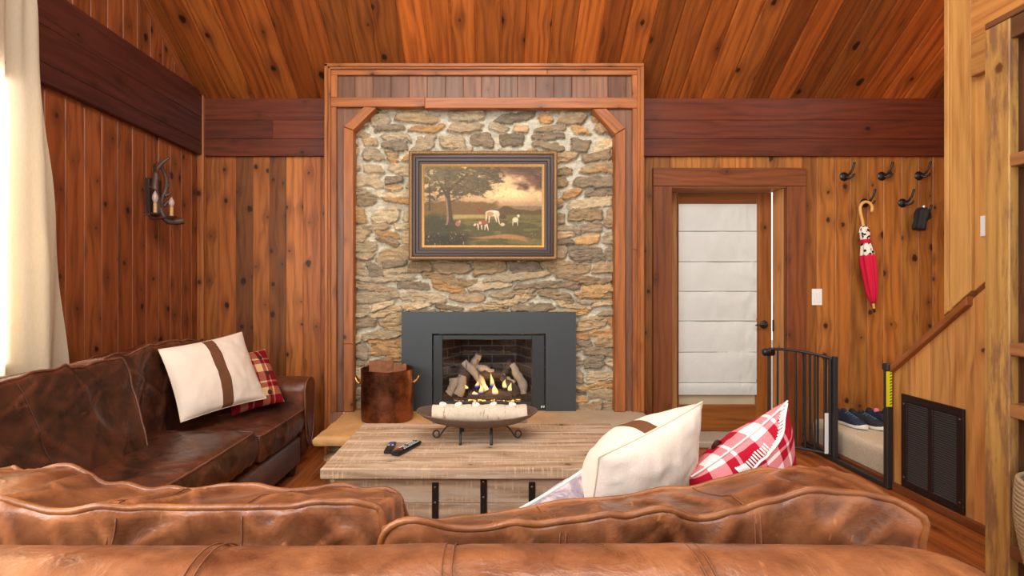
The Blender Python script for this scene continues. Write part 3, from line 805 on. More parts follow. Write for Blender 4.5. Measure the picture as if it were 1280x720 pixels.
m.quad(qp([(429, 158), (441.5, 162.5), (470, 134.5), (455, 133)]), (0, -1, 0), .11, .005, (1, 0, .9), (.2, .7, .5))
m.build('inner_arch_side', W_TRIM, su); m = MB()
m.quad(qp([(769, 515.3), (782, 515.3), (782, 160.5), (769, 168)]), (0, -1, 0), .11, .005, (0, 0, 1), (.6, .6, .5))
m.quad(qp([(769, 167.5), (782, 160), (758, 135.5), (741, 136)]), (0, -1, 0), .11, .005, (1, 0, -.9), (.2, .7, .5))
m.build('inner_arch_side', W_TRIM, su)

# --- hearth
he = thing('hearth', 'raised stone hearth with thick tan slab on stacked rock below the fireplace', 'hearth', P(605, 600, 3.5))
hx0, hx1, hy0 = PX(392, 3.33), 1.19, 3.33
m = MB(); n = 40
def slab_edge():
    pts = []
    for i in range(60): pts.append((hx0 + (hx1 - hx0) * i / 59, hy0 + .012 * float(fbm(i * .4, 0, 0, 2))))
    for i in range(1, 30): pts.append((hx1 + .008 * float(fbm(i * .5, 5, 0, 2)), hy0 + (SD + .1 - hy0) * i / 29))
    for i in range(0, 30): pts.append((hx0 + .012 * float(fbm(i * .5, 9, 0, 2)), SD + .1 + (hy0 - SD - .1) * i / 29))
    return pts
ep = slab_edge(); K = len(ep)
cx = sum(p[0] for p in ep) / K; cy = sum(p[1] for p in ep) / K
rings_ = []
for (z, ins, jit) in ((HZ, .028, 0), (HZ - .004, .010, .002), (HZ - .018, 0, .006), (HZ - .042, .002, .009), (HZ - .06, .008, .006), (HZ - .064, .03, 0)):
    rings_.append([(p[0] + (-ins if p[0] > cx else ins) * (abs(p[0] - cx) > .8) + jit * float(vn(i * .9, z * 60, 0, 4)), p[1] + (ins if p[1] < 3.4 else 0) + jit * float(vn(i * .7, z * 60, 3, 6)), z) for i, p in enumerate(ep)])
vs = [v for r in rings_ for v in r]; fs = [list(range(K))]
for j in range(5):
    for i in range(K):
        q = (i + 1) % K; fs.append([(j + 1) * K + i, (j + 1) * K + q, j * K + q, j * K + i])
m.add(vs, fs); m.build('slab', SLAB, he, 50)
m = MB(); rs = random.Random(3); pal = [(176, 140, 98), (150, 122, 92), (164, 134, 100), (128, 106, 84), (186, 148, 100)]
def rock(c, r, along):
    ax = Matrix.Rotation(rs.uniform(-.08, .08), 3, 'Y'); t = rs.choice(pal); k = rs.uniform(.75, 1.05)
    m.ball(c, r, 14, lin([v * k for v in t])[:3], rs.randint(0, 99), .35, ax)
zr = [(.0, .075), (.075, .06), (.135, .075), (.21, .075)]
for z, h in zr:
    x = hx0 + .06
    while x < hx1 - .06:
        w = rs.uniform(.14, .3); rock((x + w / 2, hy0 + .13, z + h / 2), (w * .56, .09, h * .56), 0); x += w
    y = hy0 + .12
    while y < SD - .05:
        w = rs.uniform(.14, .26); rock((hx0 + .13, y + w / 2, z + h / 2), (.09, w * .56, h * .56), 0); rock((hx1 - .11, y + w / 2, z + h / 2), (.09, w * .56, h * .56), 0); y += w
m.box((hx0 + .12, hy0 + .11, 0), (hx1 - .10, SD + .05, HZ - .066), .01, col=lin((120, 104, 84))[:3])
m.build('stacked_stone_base', STONE, he, 60)

# --- gas insert
ID = 4.03
fi = thing('fireplace_insert', 'charcoal steel gas fireplace insert set into the stone wall', 'fireplace', P(611, 514, ID))
def hollow(m, x0, x1, z0, z1, hx0_, hx1_, hz0, hz1, y, t, ch=.003):   # plate with a rectangular opening
    for a, b, c, d in ((x0, hx0_, z0, z1), (hx1_, x1, z0, z1), (hx0_, hx1_, hz1, z1), (hx0_, hx1_, z0, hz0)):
        if b - a > 1e-4 and d - c > 1e-4: m.quad([(a, y, c), (b, y, c), (b, y, d), (a, y, d)], (0, -1, 0), t, min(ch, (d - c) * .3), (0, 0, 1), (.5, .5, .5))
m = MB(); pts = [(502, 514), (502, 390), (720, 390), (720, 514), (682, 514), (682, 417), (540, 417), (540, 514)]
fr = [P(a, b, ID) for a, b in pts]; bk = [p + Vector((0, .06, 0)) for p in fr]
m.add(fr + bk, [[0, 1, 6, 7], [1, 2, 5, 6], [2, 3, 4, 5]] + [[i, 8 + i, 8 + (i + 1) % 8, (i + 1) % 8] for i in range(8)])
m.build('face_plate', CHAR, fi)
m = MB(); D2 = ID + .015
hollow(m, PX(541.5, D2), PX(680.5, D2), HZ, PZ(419, D2), PX(553, D2), PX(665, D2), PZ(503, D2), PZ(424.5, D2), D2, .04); m.build('door_frame', CHAR2, fi)
m = MB(); D3 = D2 + .028; m.box(P(552, 504, D3), P(666, 423, D3 + .004), .0005); m.build('glass_front', GLASS, fi)
# firebox with angled brick sides
fz0, fz1 = PZ(506, D3), PZ(422, D3); fx0, fx1 = PX(550, D3), PX(668, D3); bx0, bx1 = PX(574, 4.2) , PX(650, 4.2); FB = D3 + .33
bx0, bx1 = fx0 + .16, fx1 - .12
m = MB()
def wallq(a, b, z0, z1):
    L = math.hypot(b[0] - a[0], b[1] - a[1])
    m.add([(a[0], a[1], z0), (b[0], b[1], z0), (b[0], b[1], z1), (a[0], a[1], z1)], [[0, 1, 2, 3]], [[(a[0], z0), (a[0] + L, z0), (a[0] + L, z1), (a[0], z1)]])
wallq((fx0, D3 + .01), (bx0, FB), fz0, fz1); wallq((bx0, FB), (bx1, FB), fz0, fz1); wallq((bx1, FB), (fx1, D3 + .01), fz0, fz1)
m.add([(fx0, D3 + .01, fz0), (fx1, D3 + .01, fz0), (bx1, FB, fz0), (bx0, FB, fz0)], [[0, 1, 2, 3]]); m.add([(fx0, D3 + .01, fz1), (fx1, D3 + .01, fz1), (bx1, FB, fz1), (bx0, FB, fz1)], [[3, 2, 1, 0]])
m.build('brick_firebox', BRICK, fi)
m = MB()
G = [[(x, y, fz0 + .012 + .018 * float(fbm(x * 30, y * 30, 0, 2)) + .02 * (y - D3)) for x in np.linspace(PX(566, D3), PX(652, D3), 40)] for y in np.linspace(D3 + .04, D3 + .12, 10)]
m.grid(np.array(G)); m.build('ember_bed', EMBER, fi, 90)
m = MB()
for i in range(7):
    x = PX(572 + i * 12, D3); m.tube([(x, D3 + .05, fz0), (x, D3 + .05, fz0 + .05), (x, D3 + .16, fz0 + .05), (x, D3 + .2, fz0)], .006, 6)
m.tube([(PX(566, D3), D3 + .05, fz0 + .04), (PX(652, D3), D3 + .05, fz0 + .04)], .007, 6); m.build('grate', BLACK, fi)
def limb(pts, r, mat, sd):
    m = MB(); pts = [Vector(p) for p in pts]; out = []; rr = []
    N = 12
    for i in range(N + 1):
        t = i / N * (len(pts) - 1); k = min(int(t), len(pts) - 2); f = t - k
        p = pts[k].lerp(pts[k + 1], f); rad = (r[k] * (1 - f) + r[k + 1] * f) * (1 + .16 * float(vn(i * .8, sd, 0, sd)))
        out.append(p + Vector((float(vn(i * .6, sd, 1, 3)), 0, float(vn(i * .6, sd, 2, 4)))) * .006); rr.append(rad)
    m.tube(out, rr, 10); return m.build('log', mat, fi, 50)
LP = lambda a, b, d: P(a, b, D3 + d)
limb([LP(561, 493, .05), LP(566, 482, .06), LP(569, 474, .07)], [.032, .034, .026], CERLOG, 1)
limb([LP(573, 494, .06), LP(577, 478, .08), LP(579, 470, .09)], [.04, .042, .03], CERLOG, 2)
limb([LP(561, 475, .1), LP(572, 474, .1), LP(580, 471, .1)], [.016, .02, .015], CERLOG, 3)
limb([LP(578, 485, .13), LP(580, 465, .14), LP(583, 453, .15)], [.05, .05, .04], CHARLOG, 4)
limb([LP(580, 453, .12), LP(590, 461, .10), LP(600, 473, .08), LP(607, 489, .05)], [.032, .034, .032, .028], CERLOG, 5)
limb([LP(590, 458, .19), LP(595, 450, .18), LP(599, 443, .17)], [.03, .034, .026], CERLOG, 6)
limb([LP(592, 459, .2), LP(605, 460, .17), LP(618, 464, .15)], [.03, .026, .012], CERLOG, 7)
limb([LP(596, 470, .2), LP(612, 468, .19), LP(628, 469, .18), LP(634, 462, .16)], [.04, .045, .04, .02], CHARLOG, 8)
limb([LP(633, 463, .18), LP(637, 456, .18), LP(640, 453, .18)], [.03, .034, .028], CHARLOG, 9)
limb([LP(640, 455, .12), LP(647, 468, .1), LP(653, 480, .08), LP(655, 492, .06)], [.024, .036, .038, .026], CERLOG, 10)
limb([LP(626, 471, .1), LP(634, 476, .08), LP(643, 486, .06), LP(646, 494, .05)], [.026, .034, .036, .03], CHARLOG, 11)
limb([LP(628, 469, .12), LP(637, 475, .07), LP(644, 478, .05)], [.016, .018, .014], CERLOG, 12)
limb([LP(586, 494, .1), LP(610, 492, .12), LP(640, 494, .1)], [.04, .045, .04], CHARLOG, 13)
def flame(px, py0, py1, w, d, sd, blue=.35):
    m = MB(); N = 9; n = 8; vs = []; fs = []; cs = []
    for i in range(N + 1):
        t = i / N; r = w * (math.sin(math.pi * min(1, t * .75 + .25)) ** .9) * (1 - t) ** .45
        c = P(px + 1.6 * math.sin(t * 4 + sd) * t, py0 + (py1 - py0) * t, D3 + d)
        for k in range(n):
            a = 2 * math.pi * k / n; vs.append(c + Vector((math.cos(a) * r, math.sin(a) * r * .5, 0)))
    for i in range(N):
        for k in range(n):
            q = (k + 1) % n; fs.append([i * n + k, i * n + q, (i + 1) * n + q, (i + 1) * n + k]); t = (i + .5) / N
            A = np.array((.02, .03, .16)); B = np.array((1.0, .55, .18)); f = min(1, max(0, (t - blue + .1) / .25)); cs.append(tuple(A * (1 - f) + B * f))
    m.add(vs, fs, None, cs); m.build('flame', FLAME, fi, 180)
flame(615, 486, 466, .020, .05, 1, .3); flame(619, 493, 480, .028, .03, 2, .1); flame(631, 485, 474, .02, .05, 3, .1); flame(637.5, 489, 478, .018, .03, 4, .1)
flame(596, 485, 476, .018, .04, 5, .35); flame(601, 492, 480, .02, .03, 6, .2); flame(583, 486, 481, .014, .05, 7, .1); flame(594, 494, 489, .03, .03, 8, .3)
m = MB()   # tiny maker's plate: two small white blocks
for a in (676.3, 679.0): m.box(P(a, 509.6, D2 - .001), P(a + 1.7, 507.2, D2 - .004), .0006)
m.build('badge', plain('badge_white', (215, 215, 212), .4), fi)

# --- framed painting
pd = 4.00
fp = thing('framed_painting', 'framed oil landscape of cattle under a tree hung on stone chimney wall', 'painting', P(603, 325, pd))
px0, px1, pz1, pz0 = PX(510.5, pd - .03), PX(697, pd - .03), PZ(188, pd - .03), PZ(325, pd - .03)
def rectsweep(x0, x1, z0, z1, y, prof):
    m = MB(); vs = []
    for ins, dep in prof:
        vs += [Vector((x0 + ins, y - dep, z0 + ins)), Vector((x1 - ins, y - dep, z0 + ins)), Vector((x1 - ins, y - dep, z1 - ins)), Vector((x0 + ins, y - dep, z1 - ins))]
    fs = []
    for j in range(len(prof) - 1):
        for i in range(4):
            q = (i + 1) % 4; fs.append([j * 4 + i, j * 4 + q, (j + 1) * 4 + q, (j + 1) * 4 + i])
    m.add(vs, fs); return m
pw = px1 - px0; u = pw / 186.5
m = rectsweep(px0, px1, pz0, pz1, pd + .04, [(0, 0), (0, .055), (1 * u, .062), (2.2 * u, .066), (3.6 * u, .064), (4.4 * u, .058), (4.6 * u, .0)])
N = 74
for zz in (pz0 + 2.2 * u, pz1 - 2.2 * u):
    for i in range(N):
        m.ball((px0 + 2.2 * u + (pw - 4.4 * u) * (i + .5) / N, pd + .04 - .064, zz), (pw / N * .46, .006, 1.7 * u), 6)
N2 = 54
for xx in (px0 + 2.2 * u, px1 - 2.2 * u):
    for i in range(N2):
        m.ball((xx, pd + .04 - .064, pz0 + 2.2 * u + (pz1 - pz0 - 4.4 * u) * (i + .5) / N2), (1.7 * u, .006, (pz1 - pz0) / N2 * .46), 6)
m.build('rope_edge', GOLD2, fp, 40)
m = rectsweep(px0, px1, pz0, pz1, pd + .04, [(4.3 * u, 0), (4.3 * u, .052), (5.5 * u, .055), (8 * u, .054), (9 * u, .046), (9.5 * u, .046), (12 * u, .046), (13 * u, .038), (15.6 * u, .034), (15.8 * u, .0)]); m.build('dark_moulding', FRAMED, fp, 30)
m = rectsweep(px0, px1, pz0, pz1, pd + .04, [(15.4 * u, 0), (15.4 * u, .034), (16.2 * u, .037), (17 * u, .036), (18.6 * u, .028), (19.4 * u, .027), (19.6 * u, .0)]); m.build('gilt_slip', GOLD, fp, 30)
# canvas painted point by point
nx, ny = 340, 226
U, V = np.meshgrid(np.linspace(0, 1, nx), np.linspace(0, 1, ny))
def cl(*c): return np.array(c, float)
def put(img, msk, c): 
    msk = np.clip(msk, 0, 1)[..., None]; return img * (1 - msk) + np.asarray(c, float) * msk
def sst(x, a, b):
    t = np.clip((x - a) / (b - a), 0, 1); return t * t * (3 - 2 * t)
A = 1.5
img = np.zeros((ny, nx, 3)) + cl(150, 118, 84)
img = put(img, sst(V, .4, .75), cl(196, 160, 112))
gl = np.exp(-(((U - .72) / .26) ** 2 + ((V - .66) / .10) ** 2)); img = put(img, gl, cl(232, 196, 140))
n1 = fbm(U * 6, V * 7, 0, 31, 5)
img = put(img, sst(V + .22 * n1 + .25 * (U - .8), .74, .86) * sst(U, .42, .6), cl(110, 74, 54))
img = put(img, sst(n1 + (V - .8) * 2, .1, .4) * sst(U, .5, .7) * .8, cl(74, 54, 44))
img = put(img, sst(fbm(U * 9, V * 16, 0, 7), .12, .3) * sst(V, .5, .6) * sst(U, .5, .62) * .25, cl(236, 206, 160))
img = put(img, sst(.505 + .012 * fbm(U * 9, 0, 0, 2) - V, 0, .012), cl(128, 104, 76))
bu = .455 + .05 * np.exp(-((U - .72) / .07) ** 2) + .025 * fbm(U * 26, V * 8, 0, 12) + .02 * np.sin(U * 40) * .5
img = put(img, sst(bu - V, 0, .02) * sst(U, .5, .6), cl(88, 70, 38) + 0 * U[..., None])
img = put(img, sst(.57 + .05 * fbm(U * 18, 1, 0, 5) - V, 0, .03) * (1 - sst(U, .58, .66)), cl(112, 84, 46))
img = put(img, sst(.40 + .01 * fbm(U * 12, 0, 0, 8) - V, 0, .02), cl(104, 92, 50) )
img = put(img, sst(.40 - V, 0, .02) * (1 - sst(.345 - V, 0, .03)) * sst(U, .2, .27) * (1 - sst(U, .48, .6)), cl(160, 138, 80))
img = put(img, sst(.36 + .05 * fbm(U * 5, V * 9, 0, 3) - V, 0, .05), cl(84, 76, 42)); 
img = put(img, sst(fbm(U * 8, V * 30, 0, 19), .05, .35) * (1 - sst(V, .3, .36)) * .6, cl(126, 110, 60))
pth = np.abs(V - (.12 - .09 * (U - .4) + .02 * np.sin(U * 11))) ; img = put(img, sst(.03 * np.clip((U - .35) * 3, 0, 1) - pth, -.01, .012) * (1 - sst(U, .82, .95)), cl(156, 112, 68))
img = put(img, sst(.42 + .07 * fbm(U * 24, V * 24, 0, 44) - .5 * np.clip(U - .12, 0, 1) - V, 0, .07) * (1 - sst(U, .2, .42)) * .8, cl(62, 56, 36))
img = put(img, sst(.16 + .05 * fbm(U * 20, V * 20, 0, 15) - V, 0, .06) * (1 - sst(U, .3, .45)) * .8, cl(54, 46, 28))
# tree
tx = .205 + .012 * np.sin(V * 6)
tw = .026 + .07 * np.exp(-(V - .24) / .045 * (V > .24)) * .6
tr = sst(tw - np.abs(U - tx), 0, .006) * (V > .25)
img = put(img, tr, cl(78, 60, 44)); img = put(img, sst(.012 - np.abs(U - tx + tw * .55), 0, .008) * (V > .26) * (V < .72) * .8, cl(150, 122, 92))
def limb2(img, a, b, w, c):
    a = np.array(a); b = np.array(b); ab = b - a; t = np.clip(((U - a[0]) * ab[0] + (V - a[1]) * ab[1]) / (ab @ ab), 0, 1)
    d = np.hypot((U - a[0] - t * ab[0]) * A, V - a[1] - t * ab[1]); return put(img, sst(w * (1 - .6 * t) - d, -.003, .004), c)
for a, b, w in (((.195, .62), (.08, .92), .018), ((.215, .7), (.36, .9), .018), ((.2, .8), (.22, 1.0), .022), ((.22, .55), (.33, .62), .008), ((.045, .45), (.045, .8), .012), ((.05, .68), (.09, .75), .006)): img = limb2(img, a, b, w, cl(70, 54, 40))
leaf = fbm(U * 15, V * 13, 0, 61, 5)
can = np.exp(-(((U - .3) / .36) ** 4 + ((V - .98) / .32) ** 4)) + .6 * np.exp(-(((U - .42) / .16) ** 2 + ((V - .72) / .12) ** 2)) + .5 * np.exp(-(((U - .29) / .07) ** 2 + ((V - .6) / .06) ** 2)) + .5 * np.exp(-(((U - .05) / .08) ** 2 + ((V - .62) / .2) ** 2))
leaf2 = fbm(U * 22 + 3 * fbm(U * 7, V * 7, 0, 2), V * 26, 0, 66, 5) + .5 * fbm(U * 60, V * 70, 0, 67, 3)
img = put(img, sst(can * .62 + leaf * .35 + leaf2 * .75, .16, .52) * sst(can, .12, .4) * .9, cl(72, 62, 40))
img = put(img, sst(can * .5 + fbm(U * 46, V * 44, 0, 71), .36, .7) * .5, cl(116, 98, 58))
img = put(img, np.exp(-(((U - .12) / .12) ** 2 + ((V - .9) / .14) ** 2)) * .35, cl(128, 118, 92))
def ell(img, c, r, col, ang=0):
    x = (U - c[0]) * A; y = V - c[1]; ca, sa = math.cos(ang), math.sin(ang); d = np.hypot((x * ca + y * sa) / r[0], (-x * sa + y * ca) / r[1]); return put(img, sst(1.0 - d, -.05, .15), col)
# cattle, goats, foreground flowers
for a, b in (((.53, .42), (.525, .30)), ((.555, .40), (.55, .29)), ((.62, .40), (.64, .27)), ((.60, .38), (.615, .30))): img = limb2(img, a, b, .012, cl(214, 190, 160))
img = ell(img, (.575, .408), (.085, .042), cl(212, 190, 158)); img = ell(img, (.62, .398), (.032, .045), cl(206, 180, 148)); img = ell(img, (.56, .40), (.05, .03), cl(176, 128, 88)); img = ell(img, (.60, .43), (.04, .012), cl(226, 206, 176)); img = ell(img, (.485, .43), (.045, .03), cl(120, 68, 44), -.7); img = ell(img, (.455, .46), (.022, .016), cl(120, 64, 42))
for a, b in (((.455, .27), (.46, .20)), ((.485, .27), (.49, .2)), ((.53, .27), (.545, .19)), ((.52, .28), (.515, .2))): img = limb2(img, a, b, .011, cl(220, 190, 166))
img = ell(img, (.495, .29), (.07, .036), cl(140, 84, 56)); img = ell(img, (.475, .285), (.02, .02), cl(196, 160, 128)); img = ell(img, (.43, .262), (.022, .014), cl(206, 176, 148), .5)
img = ell(img, (.67, .36), (.045, .03), cl(84, 58, 42)); img = ell(img, (.665, .265), (.032, .022), cl(190, 166, 130)); 
img = ell(img, (.775, .325), (.04, .034), cl(206, 190, 150)); img = ell(img, (.80, .375), (.018, .02), cl(206, 190, 150))
for a, b in (((.755, .31), (.752, .25)), ((.79, .31), (.795, .25))): img = limb2(img, a, b, .009, cl(190, 172, 134))
img = ell(img, (.285, .275), (.035, .035), cl(150, 100, 72)); img = ell(img, (.30, .305), (.018, .018), cl(176, 126, 92))
fl = (vn(U * 90, V * 60, 0, 81) > .72) & (V < .17) & ((U < .14) | ((U > .22) & (U < .34)) | (U > .88))
img = np.where(fl[..., None], cl(150, 108, 82), img)
img = img * (1 + .10 * fbm(U * 60, V * 60, 0, 91))[..., None] * 1.02
ln = np.clip(img, 0, 255) / 255; ln = np.where(ln < .04045, ln / 12.92, ((ln + .055) / 1.055) ** 2.4)
cx0, cx1, cz0, cz1 = px0 + 19 * u, px1 - 19 * u, pz0 + 19 * u, pz1 - 19 * u
G = np.stack([cx0 + U * (cx1 - cx0), np.full(U.shape, pd + .012), cz0 + V * (cz1 - cz0)], -1)
grid_obj('canvas', G, m_vcol('oil_paint', .5, .3, .2), ln, fp)

# --- copper bucket on the hearth
bc = Vector((PX(482.5, 3.75), 3.80, HZ)); br = .192
cb = thing('copper_bucket', 'aged copper bucket with brass ring handles standing on left end of the hearth', 'bucket', bc)
m = MB(); zt = .375
m.lathe([(0, .003), (br * .95, .002), (br * .985, .012), (br, .05), (br * 1.0, zt - .01), (br * 1.012, zt), (br * 1.0, zt + .003), (br * .975, zt - .004), (br * .97, .05), (0, .03)], bc, 48); m.build('body', COPPER, cb, 50)
for sx in (-1, 1):
    m = MB(); c = bc + Vector((sx * br, -.02 if sx < 0 else .02, .265)); pts = []
    for i in range(11):
        a = math.pi * i / 10; pts.append(c + Vector((sx * (.006 + .036 * math.sin(a)), -.045 * math.cos(a) * .6, (.01 + .05 * math.sin(a) ** 2))))
    m.tube(pts, .0065, 8); m.ball(pts[0], .013, 8); m.ball(pts[-1], .013, 8); m.build('handle', BRASS, cb, 60)
rs2 = random.Random(5)
def barkpiece(x, y, w, ang, zt, lab):
    m = MB(); G = []
    for j in range(10):
        row = []
        for i in range(14):
            a = -1.0 + 2.0 * i / 13; r = w * (1 + .05 * float(vn(i * .6, j * .5, 0, int(x * 100) % 50)))
            p = Vector((math.sin(a) * r, -math.cos(a) * r * .5 + r * .3, .05 + (zt - .05) * j / 9 + (.01 * float(vn(i * .5, 3, 0, 2)) if j == 9 else 0)))
            row.append(tuple(Matrix.Rotation(ang, 3, 'Z') @ p + bc + Vector((x, y, 0))))
        G.append(row)
    G = np.array(G); m.grid(G); m.grid(G + np.array([0, .012, 0]), flip=True)
    c0 = G[-1]; m.grid(np.stack([c0, c0 + np.array([0, .012, 0])])); o = m.build('bark_slab', plain('bark', (128, 80, 52), .8, nz=.4, sc=30, bump=.4), None, 50, loc=bc + Vector((x, y, .05)))
    tag(o, lab, 'firewood', 'bark slabs in the copper bucket')
barkpiece(-.055, .03, .105, .1, .435, 'curved brown bark slab at left inside the copper bucket')
barkpiece(.07, .05, .075, -.2, .405, 'narrower brown bark slab at right inside the copper bucket')
# ================================================================== coffee table
TZ = .48; tf, tb = 2.38, 3.18
ta, tb_ = -.80, .735
ct = thing('trunk_coffee_table', 'rough-sawn pale wooden trunk coffee table with dark iron straps', 'coffee table', (-.03, 2.8, 0))
m = MB(); ys = [tf, tf + .10, tf + .27, tf + .43, tf + .60, tb]
for i in range(5): m.box((ta, ys[i], TZ - .05), (tb_, ys[i + 1], TZ), .004, (1, 0, 0), (random.random(), .4 + .3 * random.random(), .5))
m.build('tabletop', W_TABLE, ct)
m = MB()
for i in range(3):
    z0 = .03 + i * .134
    m.box((ta + .05, tf + .05, z0), (tb_ - .05, tb - .05, z0 + .133), .003, (1, 0, 0), (random.random(), .3 + .2 * i, .5))
m.build('body', W_TABLE, ct)
for px, t in ((544, .026), (604.5, 0), (665, .024)):
    x = PX(px, tf + .045); st = None
    m = MB(); m.box((x - .0155, tf + .043, .06), (x + .0155, tf + .0505, TZ - .056 - t), .002); st = m.build('iron_strap', IRON, ct)
    for z in (TZ - .056 - t - .022, TZ - .056 - t - .095, .12): m = MB(); m.ball((x, tf + .042, z), (.007, .004, .007), 10); m.build('bolt', BOLT, st, 60)

# ================================================================== bowl on scroll stand, birch candle log
bx, by = PX(596.5, 2.86), 2.86
bw_ = thing('footed_bowl', 'long shallow brown bowl on black scrolled stand on coffee table', 'bowl', (bx, by, TZ))
a_, b_ = .338, .178
m = MB(); pr = [(0, .072), (.3, .074), (.55, .082), (.75, .098), (.9, .12), (.985, .138), (1.0, .142), (.99, .146), (.96, .141), (.88, .126), (.72, .106), (.5, .09), (.25, .082), (0, .080)]
vs = []; n = 56
for r, z in pr:
    for k in range(n):
        t = 2 * math.pi * k / n; c, s_ = math.cos(t), math.sin(t)
        ex = .82 if True else 1
        X_ = a_ * r * math.copysign(abs(c) ** .85, c); Y_ = b_ * r * math.copysign(abs(s_) ** .85, s_)
        vs.append((bx + X_, by + Y_, TZ + z + .018 * (X_ / a_) ** 2 * r))
fs = [[i * n + k, i * n + (k + 1) % n, (i + 1) * n + (k + 1) % n, (i + 1) * n + k] for i in range(len(pr) - 1) for k in range(n)]
m.add(vs, fs); m.build('bowl', BOWL, bw_, 180)
for sx in (-1, 1):
    x = bx + sx * .083 - .004; m = MB(); m.tube([(x, by + .125, TZ + .004), (x, by + .12, TZ + .05), (x, by + .07, TZ + .070), (x, by - .07, TZ + .070), (x, by - .120, TZ + .05), (x, by - .124, TZ + .005), (x, by - .128, TZ + .003)], .008, 8); m.build('leg', BLACK, bw_, 50)
m = MB(); m.tube([(bx - .17, by, TZ + .070), (bx + .17, by, TZ + .070)], .004, 6); m.build('rail', BLACK, bw_, 50)
for sx in (-1, 1):
    m = MB(); pts = [(bx + sx * .15, by, TZ + .069), (bx + sx * .17, by, TZ + .066), (bx + sx * .195, by, TZ + .035), (bx + sx * .215, by, TZ + .008)]
    for i in range(12):
        t = -1.57 + i * .5; r = .024 - .0012 * i; pts.append((bx + sx * (.226 + r * math.cos(t) * 1.0), by, TZ + .0275 + r * math.sin(t)))
    m.tube(pts, .0045, 6); m.build('scroll', BLACK, bw_, 50)
lx0, lx1 = PX(541, by), PX(658.5, by); lz = TZ + .137
m = MB(); N = 30
m.tube([(lx0 + (lx1 - lx0) * i / N, by, lz + .002 * float(vn(i * .5, 0, 0, 4))) for i in range(N + 1)], [.052 * (1 + .05 * float(vn(i * .7, 2, 0, 5))) for i in range(N + 1)], 24)
o = m.build('birch_log_candle_holder', BIRCH, None, 50, loc=((lx0 + lx1) / 2, by, lz)); tag(o, 'pale birch log holding tealights, lying in the shallow bowl', 'candle holder')
lights = ['leftmost', 'second from left', 'middle', 'second from right', 'rightmost']
for k, px in enumerate((553.5, 573.5, 594.5, 617, 640)):
    m = MB(); c = Vector((PX(px, by), by - .005, lz + .047))
    m.lathe([(0, 0), (.020, 0), (.021, .012), (.0195, .0125), (.018, .009), (0, .010)], c, 16, (.25 * ((-1) ** k), -.25, 1)); o = m.build('tealight', WAX, None, 40, loc=c)
    tag(o, 'small white tealight on the birch log, ' + lights[k] + (' one of the five' if k != 2 else ' of the five'), 'candle', 'tealights in the birch log')
    m = MB(); m.tube([c + Vector((0, -.002, .009)), c + Vector((.001, -.004, .019))], .001, 5); m.build('wick', BTN, o)

# ================================================================== remotes
def remote(name, lab, a, b, w, L, z, rows):
    c = (a + b) / 2; d = (b - a); d.z = 0; d.normalize(); r = Vector((d.y, -d.x, 0))
    t = thing(name, lab, 'remote control', (c.x, c.y, TZ)); m = MB(); G = []
    for v in np.linspace(-1, 1, 17):
        row = []
        for k in range(16):
            an = 2 * math.pi * k / 16; rx = w / 2 * (1 - .16 * abs(v) ** 6); x = rx * math.copysign(abs(math.cos(an)) ** .5, math.cos(an)); zz = z / 2 + z / 2 * math.copysign(abs(math.sin(an)) ** .7, math.sin(an)) * (1 - .35 * abs(v) ** 8)
            p = Vector((c.x, c.y, TZ + .001)) + d * (v * L / 2 * (1 - .0 * abs(x / w))) + r * x + Vector((0, 0, zz)); row.append(tuple(p))
        G.append(row)
    m.grid(np.array(G), wrapu=True); e0 = [Vector(q) for q in G[0]]; e1 = [Vector(q) for q in G[-1]]
    m.add(e0, [list(range(16))[::-1]]); m.add(e1, [list(range(16))]); m.build('case', BLACKP, t, 50)
    return t, Vector((c.x, c.y, TZ + z + .001)), d, r
t, c, d, r = remote('remote_control', 'small stubby black remote with purple direction pad, left of the pair', P(484.5, 571, 2.59), P(491, 556, 2.74), .042, .165, .018, 3)
purple = plain('button_purple', (92, 70, 190), .4); greyb = plain('button_grey', (190, 190, 186), .5); blackb = plain('button_dark', (40, 40, 44), .5); redb = plain('button_red', (150, 40, 46), .5)
def keycap(t, c, d, r, u, v, su_, sv, mat, nm='button'):
    m = MB(); p = c + d * v + r * u
    q = [p + r * (-su_ / 2) + d * (-sv / 2), p + r * (su_ / 2) + d * (-sv / 2), p + r * (su_ / 2) + d * (sv / 2), p + r * (-su_ / 2) + d * (sv / 2)]
    m.quad([x + Vector((0, 0, .0016)) for x in q], (0, 0, 1), .003, .0012); m.build(nm, mat, t)
keycap(t, c, d, r, 0, .044, .028, .011, purple, 'direction_pad'); keycap(t, c, d, r, 0, .044, .011, .028, purple, 'direction_pad')
for u_, mm in ((-.010, greyb), (.010, greyb)): keycap(t, c, d, r, u_, .014, .012, .009, mm)
for u_ in (-.011, 0, .011): keycap(t, c, d, r, u_, -.004, .008, .006, blackb)
t, c, d, r = remote('remote_control', 'long black remote covered in pale buttons, right of the pair', P(494.5, 574.5, 2.56), P(521.5, 554.5, 2.75), .05, .225, .022, 8)
rr_ = random.Random(2)
for j in range(9):
    for i in range(3):
        keycap(t, c, d, r, -.014 + .014 * i, .09 - .0165 * j, .0085, .0075, greyb if rr_.random() < .85 else blackb)
keycap(t, c, d, r, 0, -.065, .034, .006, redb)

